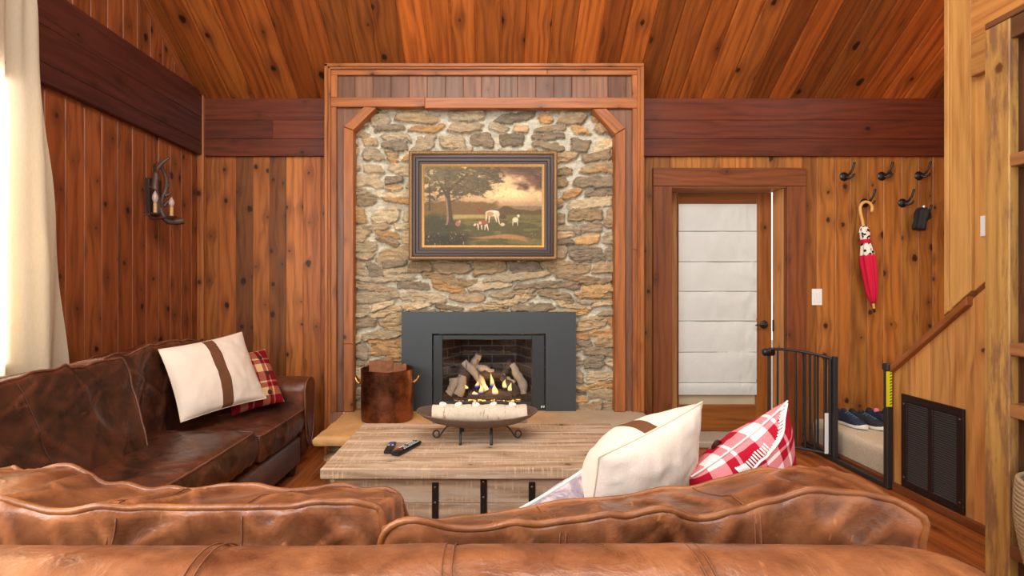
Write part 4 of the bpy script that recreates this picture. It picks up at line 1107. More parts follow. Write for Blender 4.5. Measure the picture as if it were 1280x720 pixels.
# ================================================================== leather sofas
def cushion(name, c, X_, Y_, Z_, res, mat, pmat, parent, seed, e=.72, rk=.10, side=.05, wr=.010, warp=None, pipes=(1,), pr=.008, top=0.0):
    c, X_, Y_, Z_ = (np.array(q, float) for q in (c, X_, Y_, Z_))
    lx, ly, lz_ = (np.linalg.norm(q) for q in (X_, Y_, Z_))
    def F(p):
        x, y, z = p[:, 0], p[:, 1], p[:, 2]
        q = e + (1 - e) * np.sqrt(np.clip((1 - np.abs(x) ** 3) * (1 - np.abs(y) ** 3), 0, 1))
        sb = 1 + side * (1 - z * z)
        x2 = x * np.sqrt(1 - rk * y * y) * (1 + (sb - 1) * np.abs(x) ** 3 * min(1, lz_ / lx * 2)); y2 = y * np.sqrt(1 - rk * x * x) * (1 + (sb - 1) * np.abs(y) ** 3 * min(1, lz_ / ly * 2))
        w = c + x2[:, None] * X_ + y2[:, None] * Y_ + (z * q)[:, None] * Z_
        nrm = (x ** 5)[:, None] * X_ / lx + (y ** 5)[:, None] * Y_ / ly + (z ** 5)[:, None] * Z_ / lz_
        nrm /= np.linalg.norm(nrm, axis=1)[:, None] + 1e-6
        a, b = x * lx, y * ly; dd = z * lz_
        wq = 1.6 * fbm(a * 2.5, b * 2.5, dd * 2.5, seed + 31, 2)
        g1 = vn(a * 7 + b * 5 + dd * 4 + wq, b * 3.0 - a * 2.2 + dd * 5, dd * 3, seed); g2 = vn(a * 9 - b * 9 - dd * 5 + wq, a * 3.0 + b * 3 + dd * 3 - wq, dd * 3 + 3, seed + 9)
        f1 = .55 * g1 + .8 * ((1 - np.abs(g1)) ** 4 - .35); f2 = .5 * g2 + .9 * ((1 - np.abs(g2)) ** 5 - .3)
        lo = fbm(a * 2.2, b * 2.2, dd * 2.2 + 7, seed + 20, 2)
        ey = np.exp(-(1 - np.abs(y)) * ly / .05) * (np.abs(z) > .97); ez = np.exp(-(1 - np.abs(z)) * lz_ / .05) * (np.abs(y) > .97)
        pk = vn(a * 24 + 2 * wq, dd * 4 + b * 4, 1.0, seed + 41) * (ey + ez) * (np.abs(y) > .5)
        f2 = f2 + .75 * pk
        w = w + nrm * (wr * (f1 * 1.0 + f2 * .6) + wr * 1.6 * lo)[:, None]
        return warp(w, p) if warp else w
    nx, ny, nz = res; idx = {}; pts = []; fs = []; uv = []
    def V_(i, j, k):
        if (i, j, k) not in idx: idx[(i, j, k)] = len(pts); pts.append((2 * i / nx - 1, 2 * j / ny - 1, 2 * k / nz - 1))
        return idx[(i, j, k)]
    for i in range(nx):
        for j in range(ny): fs.append([V_(i, j, 0), V_(i, j + 1, 0), V_(i + 1, j + 1, 0), V_(i + 1, j, 0)]); fs.append([V_(i, j, nz), V_(i + 1, j, nz), V_(i + 1, j + 1, nz), V_(i, j + 1, nz)])
    for i in range(nx):
        for k in range(nz): fs.append([V_(i, 0, k), V_(i + 1, 0, k), V_(i + 1, 0, k + 1), V_(i, 0, k + 1)]); fs.append([V_(i, ny, k), V_(i, ny, k + 1), V_(i + 1, ny, k + 1), V_(i + 1, ny, k)])
    for j in range(ny):
        for k in range(nz): fs.append([V_(0, j, k), V_(0, j, k + 1), V_(0, j + 1, k + 1), V_(0, j + 1, k)]); fs.append([V_(nx, j, k), V_(nx, j + 1, k), V_(nx, j + 1, k + 1), V_(nx, j, k + 1)])
    if np.dot(np.cross(X_, Y_), Z_) < 0: fs = [f[::-1] for f in fs]
    W = F(np.array(pts)); m = MB(); m.add([Vector(p) for p in W], fs); o = m.build(name, mat, parent, 180)
    for sgn in pipes:
        L = []
        for i in range(60): L.append((-1 + 2 * i / 60, -1, sgn))
        for i in range(30): L.append((1, -1 + 2 * i / 30, sgn))
        for i in range(60): L.append((1 - 2 * i / 60, 1, sgn))
        for i in range(30): L.append((-1, 1 - 2 * i / 30, sgn))
        Wp = F(np.array(L, float)); Wp = np.array([Wp[i] * .5 + .25 * (Wp[i - 1] + Wp[(i + 1) % len(L)]) for i in range(len(L))])
        cc = Wp.mean(0); m = MB(); m.tube([Vector(p) + (Vector(p) - Vector(cc)).normalized() * .002 for p in Wp], pr, 8, True); m.build('piping', pmat, o, 180)
    return o, F
def seamline(F, path, parent, mat=None, r=.0016, gap=.006):
    for sgn in ((-1, 1) if gap else (0,)):
        W = F(np.array(path, float)); m = MB()
        m.tube([Vector(p) + Vector((sgn * gap, 0, 0)) for p in W], r, 5); m.build('stitching', mat or SEAMM, parent, 180)

# --- front sofa, seen from behind
fs_ = thing('leather_sofa', 'tan leather sofa in the foreground seen from behind, facing the fireplace', 'sofa', (-.4, 1.3, 0))
def ip(xs, ys): 
    xs = np.array(xs, float); ys = np.array(ys, float); return lambda q: np.interp(q, xs, ys)
def zat(tab, d): return ip([PX(a, d) for a, b in tab], [PZ(b, d) for a, b in tab])
RB = zat([(463, 668), (499, 653), (580, 656), (663, 659), (748, 650), (834, 641), (893, 650), (930, 637), (965, 623), (1000, 617), (1057, 611), (1122, 622), (1150, 645)], 1.03)
RF = zat([(560, 652), (643, 643), (715, 633), (807, 621), (860, 611), (930, 592), (998, 584), (1070, 590), (1122, 612), (1165, 640)], 1.30)
LB = zat([(-400, 625), (0, 625), (30, 632), (62, 644), (110, 641), (200, 631), (280, 634), (350, 633), (420, 631), (480, 629)], 1.09)
LF = zat([(-400, 566), (0, 571), (45, 582), (95, 584), (134, 602), (175, 611), (252, 619), (280, 611), (337, 605), (370, 611), (415, 611), (488, 612), (506, 620)], 1.36)
def mkwarp(zb, B, Fr, db, df, zt0):
    def wf(w, p):
        t = np.clip((w[:, 1] - db) / (df - db), -.2, 1.2)
        T = B(w[:, 0]) * (1 - t) + Fr(w[:, 0]) * t
        h = (w[:, 2] - zb) / (zt0 - zb)
        w = w.copy(); w[:, 2] = zb + h * (T - zb); return w
    return wf
def back_cushion(nm, x0, x1, db, df, zb, B, Fr, seed):
    zt0 = .88; c = ((x0 + x1) / 2, (db + df) / 2, (zb + zt0) / 2)
    return cushion(nm, c, ((x1 - x0) / 2, 0, 0), (0, 0, (zt0 - zb) / 2), (0, -(df - db) / 2, 0), (110, 40, 30), LEA_F, PIPE_F, fs_, seed, e=.93, rk=.06, side=.05, wr=.018, warp=mkwarp(zb, B, Fr, db, df, zt0), pipes=(1, -1), pr=.0075)
o1, F1 = back_cushion('back_cushion', -.235, .885, 1.03, 1.31, .42, RB, RF, 21)
for xx in (-.35, .37): seamline(F1, [(xx + .02 * (1 - i / 20), .9 - 1.8 * 0 - .5 * i / 20 if False else 1 - .9 * i / 20, 1.0) for i in range(2, 21)], o1); seamline(F1, [(xx - .03 * i / 20, 1.0, 1 - 2 * i / 20) for i in range(1, 20)], o1)
o2, F2 = back_cushion('back_cushion', -1.29, -.225, 1.09, 1.37, .42, LB, LF, 33)
for xx in (-.12, .42): seamline(F2, [(xx + .02 * (1 - i / 20), 1 - .9 * i / 20, 1.0) for i in range(2, 21)], o2); seamline(F2, [(xx + .04 * i / 20, 1.0, 1 - 2 * i / 20) for i in range(1, 20)], o2)
# back frame: padded roll along the top of a tall panel
def roll_r(x): return 1.0
G = []; xs_ = list(np.linspace(-1.29, .70, 90)) + [.74, .78, .81, .835, .855, .868, .874]
for x in xs_:
    t = max(0, (x - .66) / .214); k = math.sqrt(max(0, 1 - t ** 2.6)) if t < 1 else 0
    zc_, yc_, ra, rb = .782, .845, .115, .1
    row = []; prof = []
    for i in range(40):
        a = 2 * math.pi * i / 40
        yy = ra * math.cos(a); zz = rb * math.sin(a)
        if zz < 0: zz *= 3.4 * (.35 + .65 * k)
        n_ = .006 * float(fbm(x * 3, i * .25, 0, 40)) + .004 * float(fbm(x * 9, i * .5, 0, 41)) + .006 * float(fbm(x * 1.6, 0, 0, 44))
        s0 = sum(.006 * math.exp(-((x - q) / .012) ** 2) for q in (-.46, -.06, .352))
        row.append((x, yc_ + yy * (.25 + .75 * k) * (1 + n_ * 6 - s0 * 4), zc_ - .07 * (1 - k) + zz * (.35 + .65 * k) * (1 + n_ * 6 - s0 * 4)))
    G.append(row)
G = np.array(G); m = MB(); m.grid(G, wrapu=True); m.add([Vector(p) for p in G[-1]], [list(range(40))]); m.add([Vector(p) for p in G[0]], [list(range(40))[::-1]])
rb_ = m.build('back_roll', LEA_F, fs_, 180)
for q in (-.46, -.06, .352):
    for s_ in (-.008, .008):
        m = MB(); pts = []
        for i in range(24):
            a = -.5 + 4.2 * i / 23; pts.append((q + s_ - .012 * math.sin(a), .845 + .1165 * math.cos(a), .782 + .1015 * math.sin(a) * (1 if math.sin(a) > 0 else 3.2)))
        m.tube(pts, .0015, 5); m.build('stitching', SEAMM, rb_, 180)
m = MB(); m.box((-1.29, .80, .05), (.80, .99, .66), .04); m.box((-1.28, .95, .05), (.82, 1.82, .27), .03); m.build('base', LEA_F, fs_, 60)
for x0, x1, sd in ((-.29, .72, 3), (-1.28, -.31, 5)):
    cushion('seat_cushion', ((x0 + x1) / 2, 1.56, .335), ((x1 - x0) / 2, 0, 0), (0, .28, 0), (0, 0, .075), (40, 24, 8), LEA_F, PIPE_F, fs_, sd, e=.85, pipes=(1,))
def arm_roll(m, x, y0, y1, z, r, out):   # rolled arm running front to back
    G = []
    for i, y in enumerate(np.linspace(y0, y1, 30)):
        row = []
        t = min(1, (y - y0) / .05, (y1 - y) / .05); k = .75 + .25 * math.sqrt(max(0, 1 - (1 - t) ** 2))
        for j in range(28):
            a = 2 * math.pi * j / 28; xx = r * math.cos(a) * k; zz = r * .85 * math.sin(a) * k
            if zz < 0: zz = zz * (z - .06) / (r * .85); xx *= .8
            row.append((x + xx * (1 + .04 * float(fbm(y * 5, j * .3, 0, 3))), y, z + zz))
        G.append(row)
    G = np.array(G); m.grid(G, wrapu=True); m.add([Vector(p) for p in G[0]], [list(range(28))[::-1]]); m.add([Vector(p) for p in G[-1]], [list(range(28))])
m = MB(); arm_roll(m, .83, 1.02, 1.80, .50, .10, 1); m.build('arm', LEA_F, fs_, 60)
for x, y in ((-1.2, .9), (.7, .9), (-1.2, 1.7), (.7, 1.7)):
    m = MB(); m.lathe([(.03, 0), (.035, .03), (.04, .06)], (x, y, 0), 12); m.build('foot', BTN, fs_, 40)

SEAMD = plain('seam_dark', (74, 42, 30), .6)
# --- left sofa along the wall
ls = thing('leather_sofa', 'leather sofa along the left wall, coloured darker for shade, with rolled far arm', 'sofa', (-1.85, 2.8, 0))
# seat cushions (thickness axis up)
def seatwarp(dz):
    def wf(w, p):
        w = w.copy(); return w
    return wf
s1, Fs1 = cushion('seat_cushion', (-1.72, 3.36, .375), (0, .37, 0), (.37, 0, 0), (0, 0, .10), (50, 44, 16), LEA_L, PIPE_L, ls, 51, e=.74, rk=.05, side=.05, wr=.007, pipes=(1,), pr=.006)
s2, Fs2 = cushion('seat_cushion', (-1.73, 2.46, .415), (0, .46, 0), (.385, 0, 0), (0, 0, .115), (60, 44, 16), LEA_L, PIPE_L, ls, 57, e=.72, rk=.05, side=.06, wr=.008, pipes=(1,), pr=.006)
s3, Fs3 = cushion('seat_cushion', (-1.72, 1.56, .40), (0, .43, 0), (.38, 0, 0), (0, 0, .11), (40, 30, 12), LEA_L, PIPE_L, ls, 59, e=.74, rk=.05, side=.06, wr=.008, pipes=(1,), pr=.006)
seamline(Fs2, [(.1, 1.0, 1 - 2 * i / 12) for i in range(1, 12)], s2, SEAMD, .0015, 0); seamline(Fs1, [(.2, 1.0, 1 - 2 * i / 12) for i in range(1, 12)], s1, SEAMD, .0015, 0)
# back cushions lean against the wall side: length axis Y, height axis leaning Z, thickness axis +X
def lean(dy0, dy1, x, z0, z1, th, seed, wr=.012, tl=.2, e=.7):
    h = (z1 - z0) / 2
    return cushion('back_cushion', (x - tl * h, (dy0 + dy1) / 2, (z0 + z1) / 2), (0, (dy1 - dy0) / 2, 0), (-tl * h, 0, h), (th / 2, 0, th / 2 * tl), (70, 46, 22), LEA_L, PIPE_L, ls, seed, e=e, rk=.07, side=.05, wr=wr, pipes=(1, -1), pr=.006)
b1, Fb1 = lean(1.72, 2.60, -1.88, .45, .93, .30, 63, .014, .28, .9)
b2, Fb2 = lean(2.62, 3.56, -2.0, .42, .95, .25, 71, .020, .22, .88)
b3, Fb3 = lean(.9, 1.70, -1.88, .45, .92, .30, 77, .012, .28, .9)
seamline(Fb1, [(-.35 + .12 * i / 20, 1 - 1.9 * i / 20, 1.0) for i in range(1, 20)], b1, SEAMD, .0015, .005)
m = MB(); G = []
for y in np.linspace(.9, 3.62, 60):
    row = []
    for j in range(24):
        a = 2 * math.pi * j / 24; xx = .085 * math.cos(a); zz = .07 * math.sin(a)
        if zz < 0: zz *= 9
        row.append((-2.195 + xx * .85, y, .85 + zz + .012 * float(fbm(y * 3, j * .3, 0, 8)) * (zz > -.1)))
    G.append(row)
m.grid(np.array(G), wrapu=True); m.build('back_frame', LEA_L, ls, 180)
m = MB(); m.box((-2.25, .9, .06), (-1.36, 3.66, .285), .03); m.build('base', LEA_L, ls, 60)
# far arm: scroll front, roll along X
m = MB(); G = []
for x in list(np.linspace(-2.26, -1.40, 30)) + [-1.37, -1.35, -1.342]:
    k = 1 if x < -1.38 else (.97 if x < -1.36 else (.92 if x < -1.345 else .82)); row = []
    for j in range(32):
        a = 2 * math.pi * j / 32; yy = .115 * math.cos(a); zz = .095 * math.sin(a)
        if zz < 0: zz = zz * (5.2 if k == 1 else 5.2 * k); yy *= (.80 if math.cos(a) < 0 else .95)
        row.append((x, 3.78 + yy * k, .575 + zz * k + .006 * float(fbm(x * 5, j * .3, 0, 9))))
    G.append(row)
G = np.array(G); m.grid(G, wrapu=True); m.add([Vector(p) for p in G[-1]], [list(range(32))]); ar = m.build('arm', LEA_L, ls, 60)
m = MB(); pts = [(-1.345, 3.78 + .1 * math.cos(a), .575 + .085 * math.sin(a) * (1 if math.sin(a) > 0 else 5)) for a in np.linspace(-1.3, 4.4, 40)]
m.tube(pts, .006, 6); m.build('piping', PIPE_L, ar, 180)
for x, y in ((-1.42, 3.6), (-2.2, 3.6), (-1.42, 1.0)):
    m = MB(); m.lathe([(.03, 0), (.04, .03), (.045, .065)], (x, y, 0), 12); m.build('foot', BTN, ls, 40)

# ================================================================== throw pillows
def pillow(name, label, cat_label, TL, TR, BR, BL, T, mat, seed, bias=.5, flip=0, n=44, pinch=.055, parts=None, loc=None, pw=.5, group=None):
    TL, TR, BR, BL = (np.array(q, float) for q in (TL, TR, BR, BL))
    nrm = np.cross(TR - TL, BL - TL); nrm /= np.linalg.norm(nrm)      # points away from the side whose corners read clockwise
    def F(s, t, side):
        s2 = s * (1 - pinch * (1 - t * t) * np.abs(s) ** 2); t2 = t * (1 - pinch * (1 - s * s) * np.abs(t) ** 2)
        a, b = (s2 + 1) / 2, (t2 + 1) / 2
        p = (TL * (1 - a)[..., None] + TR * a[..., None]) * b[..., None] + (BL * (1 - a)[..., None] + BR * a[..., None]) * (1 - b)[..., None]
        h = np.clip((1 - s * s) * (1 - t * t), 0, 1) ** pw * T * (bias if side > 0 else 1 - bias)
        edge = np.clip((1 - s * s) * (1 - t * t) * 6, 0, 1)
        wr = (.010 * fbm(s * 2.6 + t * 2, t * 2.6 - s, 0, seed + (side > 0), 3) - .006 * np.abs(fbm(s * 5, t * 2.2, 2, seed + 4, 2))) * edge
        return p + (-nrm * side) * (h + wr)[..., None]
    s, t = np.meshgrid(np.linspace(-1, 1, n), np.linspace(-1, 1, n))
    m = MB()
    m.grid(F(s, t, 1), col=(flip, 0, 0)); m.grid(F(s, t, -1), col=(1 - flip, 0, 0), flip=True)
    base = (BL + BR) / 2
    th = thing(name, label, 'pillow', tuple(base), group)
    m.build('cover', mat, th, 180)
    e = np.linspace(-1, 1, 40); o_ = np.ones(40); L = np.concatenate([F(e, -o_, 1), F(o_, e, 1)[1:], F(-e, o_, 1)[1:], F(-o_, -e, 1)[1:-1]])
    return th, F, L, nrm
def inv(F, px, py, side=1):
    s, t = np.meshgrid(np.linspace(-.99, .99, 100), np.linspace(-.99, .99, 100)); p = F(s, t, side); x = VX + p[..., 0] * FP / p[..., 1]; y = VY + (CZ - p[..., 2]) * FP / p[..., 1]
    k = np.argmin((x - px) ** 2 + (y - py) ** 2); return float(s.ravel()[k]), float(t.ravel()[k])
creamseam = m_cloth('cream_seam', (224, 206, 176))
th, F, L, nr = pillow('throw_pillow', 'cream square pillow with brown centre stripe leaning on the left sofa', 0, P(198, 437, 3.02), P(302, 415, 3.55), P(333, 498, 3.42), P(226, 528, 2.90), .17, CREAM, 5)
m = MB(); m.tube([Vector(p) for p in L], .003, 6, True); m.build('seam', creamseam, th, 180)
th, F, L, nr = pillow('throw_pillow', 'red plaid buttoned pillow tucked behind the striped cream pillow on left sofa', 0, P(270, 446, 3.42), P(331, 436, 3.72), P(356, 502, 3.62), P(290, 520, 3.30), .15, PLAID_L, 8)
for a, b in ((.46, .62), (.50, .02), (.38, -.62)):
    p = Vector(F(np.array([a]), np.array([b]), 1)[0]); nn = -Vector(nr); m = MB(); m.lathe([(0, .004), (.010, .006), (.017, .004), (.018, -.003), (0, -.004)], p, 16, nn); m.build('button', BTN, th, 60)
# cream pillow on the front sofa, seen from behind
th, F, L, nr = pillow('throw_pillow', 'cream pillow standing on the front sofa, its plain back towards the viewer', 0, P(748, 571, 1.46), P(878, 502, 1.62), P(858, 640, 1.72), P(725, 690, 1.56), .27, CREAM, 15, bias=.34, flip=1, pw=.55)
m = MB(); m.tube([Vector(p) for p in L], .003, 6, True); m.build('seam', creamseam, th, 180)
th2, F, L, nr = pillow('throw_pillow', 'red and white plaid pillow with white blanket-stitched flap on front sofa', 0, P(862, 596, 1.56), P(984, 500, 1.72), P(992, 606, 1.82), P(850, 690, 1.66), .20, PLAID, 18, bias=.5, pw=.55)
# blanket stitch along the flap edge
wool = m_cloth('white_wool', (244, 234, 226))
m = MB(); kp = [inv(F, *q) for q in ((982, 504), (979, 522), (976, 542), (966, 560), (951, 574), (938, 588), (926, 593))]
fl = [(kp[k][0] * (1 - f) + kp[k + 1][0] * f, kp[k][1] * (1 - f) + kp[k + 1][1] * f) for k in range(len(kp) - 1) for f in (0, .2, .4, .6, .8)] + [kp[-1]]
on = lambda a, b: Vector(F(np.array([a]), np.array([b]), 1)[0]) - Vector(nr) * .004
pth = [on(*q) for q in fl]; m.tube(pth, .004, 6)
for i in range(1, len(fl), 1):
    a, b = fl[i]; q1 = on(a - .13 if i < 16 else a - .05, b + (.02 if i < 16 else .16)); m.tube([pth[i], q1], .003, 5)
m.build('blanket_stitch', wool, th2, 180)
m = MB(); N = 110; pts = []
for i in range(N):
    a = .99 - 1.98 * i / (N - 1); p = Vector(F(np.array([a]), np.array([.995]), 1)[0]); pts.append(p + Vector((0, 0, .004 if i % 2 else -.002)) - Vector(nr) * (.004 if i % 2 else 0))
m.tube(pts, .0032, 5); m.build('edge_stitch', wool, th2, 180)
p = Vector(F(np.array([-.25]), np.array([.86]), -1)[0]); m = MB(); m.lathe([(0, .005), (.012, .007), (.021, .004), (.022, -.004), (0, -.005)], p, 16, Vector(nr)); m.build('button', BTN, th2, 60)
th, F, L, nr = pillow('throw_pillow', 'faded lavender printed pillow lying behind the cream pillow on front sofa', 0, P(640, 642, 1.50), P(752, 570, 1.66), P(850, 650, 1.80), P(735, 720, 1.64), .16, PRINTM, 25, bias=.5)
m = MB(); m.tube([Vector(p) for p in L], .006, 6, True); m.build('piping', m_cloth('pale_piping', (214, 220, 212)), th, 180)
# ================================================================== curtain
m = MB(); G = []
for z in np.linspace(.03, 3.45, 70):
    row = []; dend = 2.85 - .105 * (z - .9)
    for i in range(150):
        y = 1.0 + (dend - 1.0) * i / 149
        a = .034 + .012 * math.sin(z * 1.3)
        te = min(1, (dend - y) / .12); a *= te
        row.append((-2.36 + a * math.sin(y * 24 + .5 * math.sin(z * .9)) + .010 * math.sin(y * 71 + z * .6) + .012 * float(fbm(y * 4, z * 1.2, 0, 6)), y, z))
    G.append(row)
m.grid(np.array(G)); o = m.build('curtain', CURTAIN, None, 180, loc=(-2.36, 1.9, .03)); tag(o, 'long cream linen curtain hanging at the left window', 'curtain')

# ================================================================== antler sconce
SXW = LW + .0
def W(px, py, out=.05):   # a point on (or just off) the left wall, given where it shows
    X_ = SXW + out; d = X_ * FP / (px - VX); return Vector((X_, d, CZ - (py - VY) * d / FP))
sc = thing('antler_sconce', 'antler wall sconce with two candle bulbs on left wall', 'wall lamp', W(205, 250, 0))
m = MB(); a = W(186, 221, .0); b = W(204, 270, 0)
m.quad([W(186, 222, .025), W(202, 226, .025), W(203, 271, .025), W(187, 268, .025)], (1, 0, 0), .024, .003, (0, 0, 1)); m.build('back_plate', plain('sconce_plate', (52, 36, 32), .6, nz=.2), sc)
def ant(pts, r):
    m = MB(); P_ = []; N = 5
    for i in range(len(pts) - 1):
        for k in range(N):
            f = k / N; p0 = pts[max(i - 1, 0)]; p1 = pts[i]; p2 = pts[i + 1]; p3 = pts[min(i + 2, len(pts) - 1)]
            P_.append(.5 * ((2 * p1) + (p2 - p0) * f + (2 * p0 - 5 * p1 + 4 * p2 - p3) * f * f + (3 * p1 - p0 - 3 * p2 + p3) * f ** 3))
    P_.append(pts[-1]); n = len(P_); rr = [r[0] + (r[1] - r[0]) * i / (n - 1) for i in range(n)]; m.tube(P_, rr, 8); return m
ma = ant([W(200, 268, .10), W(194, 240, .09), W(195, 220, .08), W(196, 212, .09), W(203, 204, .12), W(212, 197, .15)], (.027, .008))
for q in (([W(195, 216, .08), W(193, 208, .10), W(193.5, 203, .12)], (.014, .004)), ([W(195, 240, .09), W(190, 236, .12), W(187, 233, .13)], (.012, .004)), ([W(199, 210, .1), W(200, 203, .08), W(200, 197, .07)], (.012, .004))):
    s_ = ant(*q); ma.add([Vector(v) for v in s_.V], s_.F, s_.U)
ma.build('antler', ANTLER, sc, 180)
ma = ant([W(229, 276, .22), W(218, 277, .18), W(208, 275, .14), W(201, 262, .11), W(203, 248, .10), W(207, 238, .11), W(208, 226, .10), W(204, 213, .07), W(201, 205, .06)], (.025, .010))
for q in (([W(205, 258, .12), W(210, 252, .14), W(215, 250, .16)], (.014, .004)), ([W(206, 245, .12), W(211, 243, .14), W(215, 240, .16)], (.014, .004)), ([W(208, 236, .11), W(211, 232, .13), W(212.5, 229, .14)], (.012, .004)), ([W(210, 276, .15), W(214, 273, .17), W(218, 271, .18)], (.014, .004)), ([W(186, 268, .14), W(190, 273, .13), W(202, 272, .12)], (.004, .012))):
    s_ = ant(*q); ma.add([Vector(v) for v in s_.V], s_.F, s_.U)
ma.build('antler', ANTLER, sc, 180)
for px, pb, pt, top, out in ((194, 267, 254, 238, .14), (214.5, 271, 259, 246, .20)):
    b = W(px, pb, out); h = b.z; t = W(px, pt, out).z; tp = W(px, top, out).z
    m = MB(); m.lathe([(0, -.012), (.03, -.006), (.034, .004), (.012, .002)], b, 16); m.tube([b, b + Vector((-out * .6, 0, -.01))], .007, 6); m.build('drip_cup', ANTLER, sc, 60)
    m = MB(); m.lathe([(.012, 0), (.012, t - h)], b, 14); m.build('candle_sleeve', CANDLE, sc, 60)
    m = MB(); L = tp - t; m.lathe([(.009, 0), (.012, L * .1), (.020, L * .38), (.017, L * .6), (.007, L * .85), (0, L)], b + Vector((0, 0, t - h)), 14); m.build('bulb', BULB, sc, 180)

# ================================================================== hooks, umbrellas, switch on the right back wall
def hook_proto(c):
    t = thing('coat_hook', 'x', 'hook', c, 'black coat hooks on the back wall'); c = Vector(c)
    m = MB(); m.lathe([(0, 0), (.036, 0), (.038, .006), (.034, .012), (.016, .020), (0, .022)], c, 20, (0, -1, 0)); m.build('base', BLACKP, t, 50)
    m = MB(); m.tube([c + Vector((.002, -.02, 0)), c + Vector((.012, -.055, .012)), c + Vector((.022, -.075, .045)), c + Vector((.034, -.08, .095))], [.010, .009, .008, .009], 8); m.ball(c + Vector((.034, -.08, .095)), .010, 8); m.build('long_prong', BLACKP, t, 60)
    m = MB(); m.tube([c + Vector((.002, -.02, -.004)), c + Vector((.02, -.05, -.018)), c + Vector((.038, -.062, -.006)), c + Vector((.046, -.064, .012))], [.010, .009, .008, .008], 8); m.build('short_prong', BLACKP, t, 60); return t
HL = [((1054.5, 221), 'black coat hook, first of the top row, nearest the door'), ((1101.5, 220.5), 'black coat hook, middle of the top row of three'), ((1148, 220), 'black coat hook at the right end of the top row'),
      ((1080, 254), 'black coat hook holding the cow-print and red umbrella'), ((1127.5, 254), 'bare black coat hook between the two hanging umbrellas'), ((1149, 273), 'black coat hook mostly hidden behind the small black folding umbrella')]
hp = None
for (q, lab) in HL:
    c = P(q[0], q[1], BW + .004)
    o = hook_proto(c) if hp is None else copy_tree(hp, c)
    if hp is None: hp = o
    o['label'] = lab
UD = BW - .075
um = thing('umbrella', 'closed stick umbrella with cow-print top and red canopy, curved wooden handle, hung on hook', 'umbrella', P(1092, 389, UD))
U0 = P(1079, 282, UD); U1 = P(1093, 390, UD - .01); ax = (U1 - U0).normalized(); UL = (U1 - U0).length; px_m = UD / FP
m = MB(); pts = [U0 + ax * .05, P(1078, 276, UD), P(1075.6, 266, UD), P(1075, 260, UD)]
cc = P(1082.6, 260.5, UD)
for i in range(1, 12):
    a = math.pi - i * math.pi * 1.12 / 11; pts.append(cc + Vector((math.cos(a) * 7.6 * px_m, 0, math.sin(a) * 8.2 * px_m)))
m.tube(pts, .0125, 10); m.ball(pts[-1], .0125, 10); m.build('handle', MAPLE, um, 60)
def fold(ns, am, ph=0, tw=0): return lambda a, i: 1 + am * math.sin(a * ns + ph + i * tw)
s_ = UL / 108.0
def at(py): return (py - 282) * s_
m = MB(); m.lathe([(0, at(282)), (.018, at(283)), (.030, at(287)), (.034, at(293)), (.028, at(299)), (.030, at(304)), (.038, at(311)), (.046, at(318)), (.040, at(321))], U0, 40, ax, fn=fold(7, .16, 0, .15)); m.build('cow_print_band', COWP, um, 180)
m = MB(); m.lathe([(.033, at(299)), (.036, at(300)), (.036, at(303)), (.033, at(304))], U0, 24, ax, fn=fold(7, .08)); m.build('strap', RED, um, 60)
m = MB(); m.lathe([(.040, at(317.5)), (.052, at(320)), (.054, at(328)), (.050, at(340)), (.044, at(355)), (.036, at(367)), (.026, at(376)), (.012, at(379))], U0, 56, ax, fn=fold(8, .13, 0, .22)); m.build('canopy', RED, um, 180)
m = MB(); m.lathe([(.009, at(377)), (.009, at(386))], U0, 12, ax); m.build('shaft_tip', MAPLE, um, 60)
m = MB(); m.lathe([(.009, at(385.5)), (.010, at(389)), (.006, at(390.5)), (0, at(391))], U0, 12, ax); m.build('ferrule', BTN, um, 60)
fu = thing('folding_umbrella', 'small black folding umbrella hanging on right-hand hook', 'umbrella', P(1149, 287, BW - .09))
A0 = P(1154, 260, BW - .09); A1 = P(1148, 287, BW - .09); ax2 = (A1 - A0).normalized(); L2 = (A1 - A0).length
m = MB(); m.lathe([(0, 0), (.030, .002), (.044, .02), (.050, .05), (.046, .09), (.042, L2 * .6), (.047, L2 * .9), (.042, L2), (0, L2 + .002)], A0, 36, ax2, fn=fold(6, .10, 1, .12)); m.build('canopy', plain('black_nylon', (28, 29, 33), .75, nz=.2), fu, 180)
m = MB(); m.lathe([(.012, -.022), (.014, -.018), (.014, 0)], A0, 12, ax2); m.build('silver_button', plain('silver', (210, 210, 212), .25, .8), fu, 60)
m = MB(); m.tube([A0 + Vector((.03, -.02, -.02)), A0 + Vector((.06, .0, -.05)), A0 + Vector((.05, .02, -.09)), A0 + Vector((.02, 0, -.1))], .008, 6); m.build('wrist_strap', BLACKP, fu, 60)
sw = thing('light_switch', 'white double rocker light switch on wall right of the door', 'light switch', P(1021, 371, BW))
m = MB(); m.box(P(1014.5, 381.5, BW - .001), P(1027.8, 361, BW - .008), .002); m.build('plate', WHITE, sw)
for a in (1017.3, 1021.6):
    m = MB(); m.box(P(a, 377.5, BW - .008), P(a + 3.6, 365, BW - .013), .001); m.build('rocker', WHITE, sw)

sw2 = thing('light_switch', 'white switch plate on right wall, half hidden by the weathered post', 'light switch', (RW, 2.68, 1.65))
m = MB(); m.box((RW - .014, 2.65, 1.595), (RW - .003, 2.745, 1.705), .002); m.build('plate', WHITE, sw2)
m = MB(); m.box((RW - .019, 2.68, 1.62), (RW - .014, 2.715, 1.68), .001); m.build('rocker', WHITE, sw2)

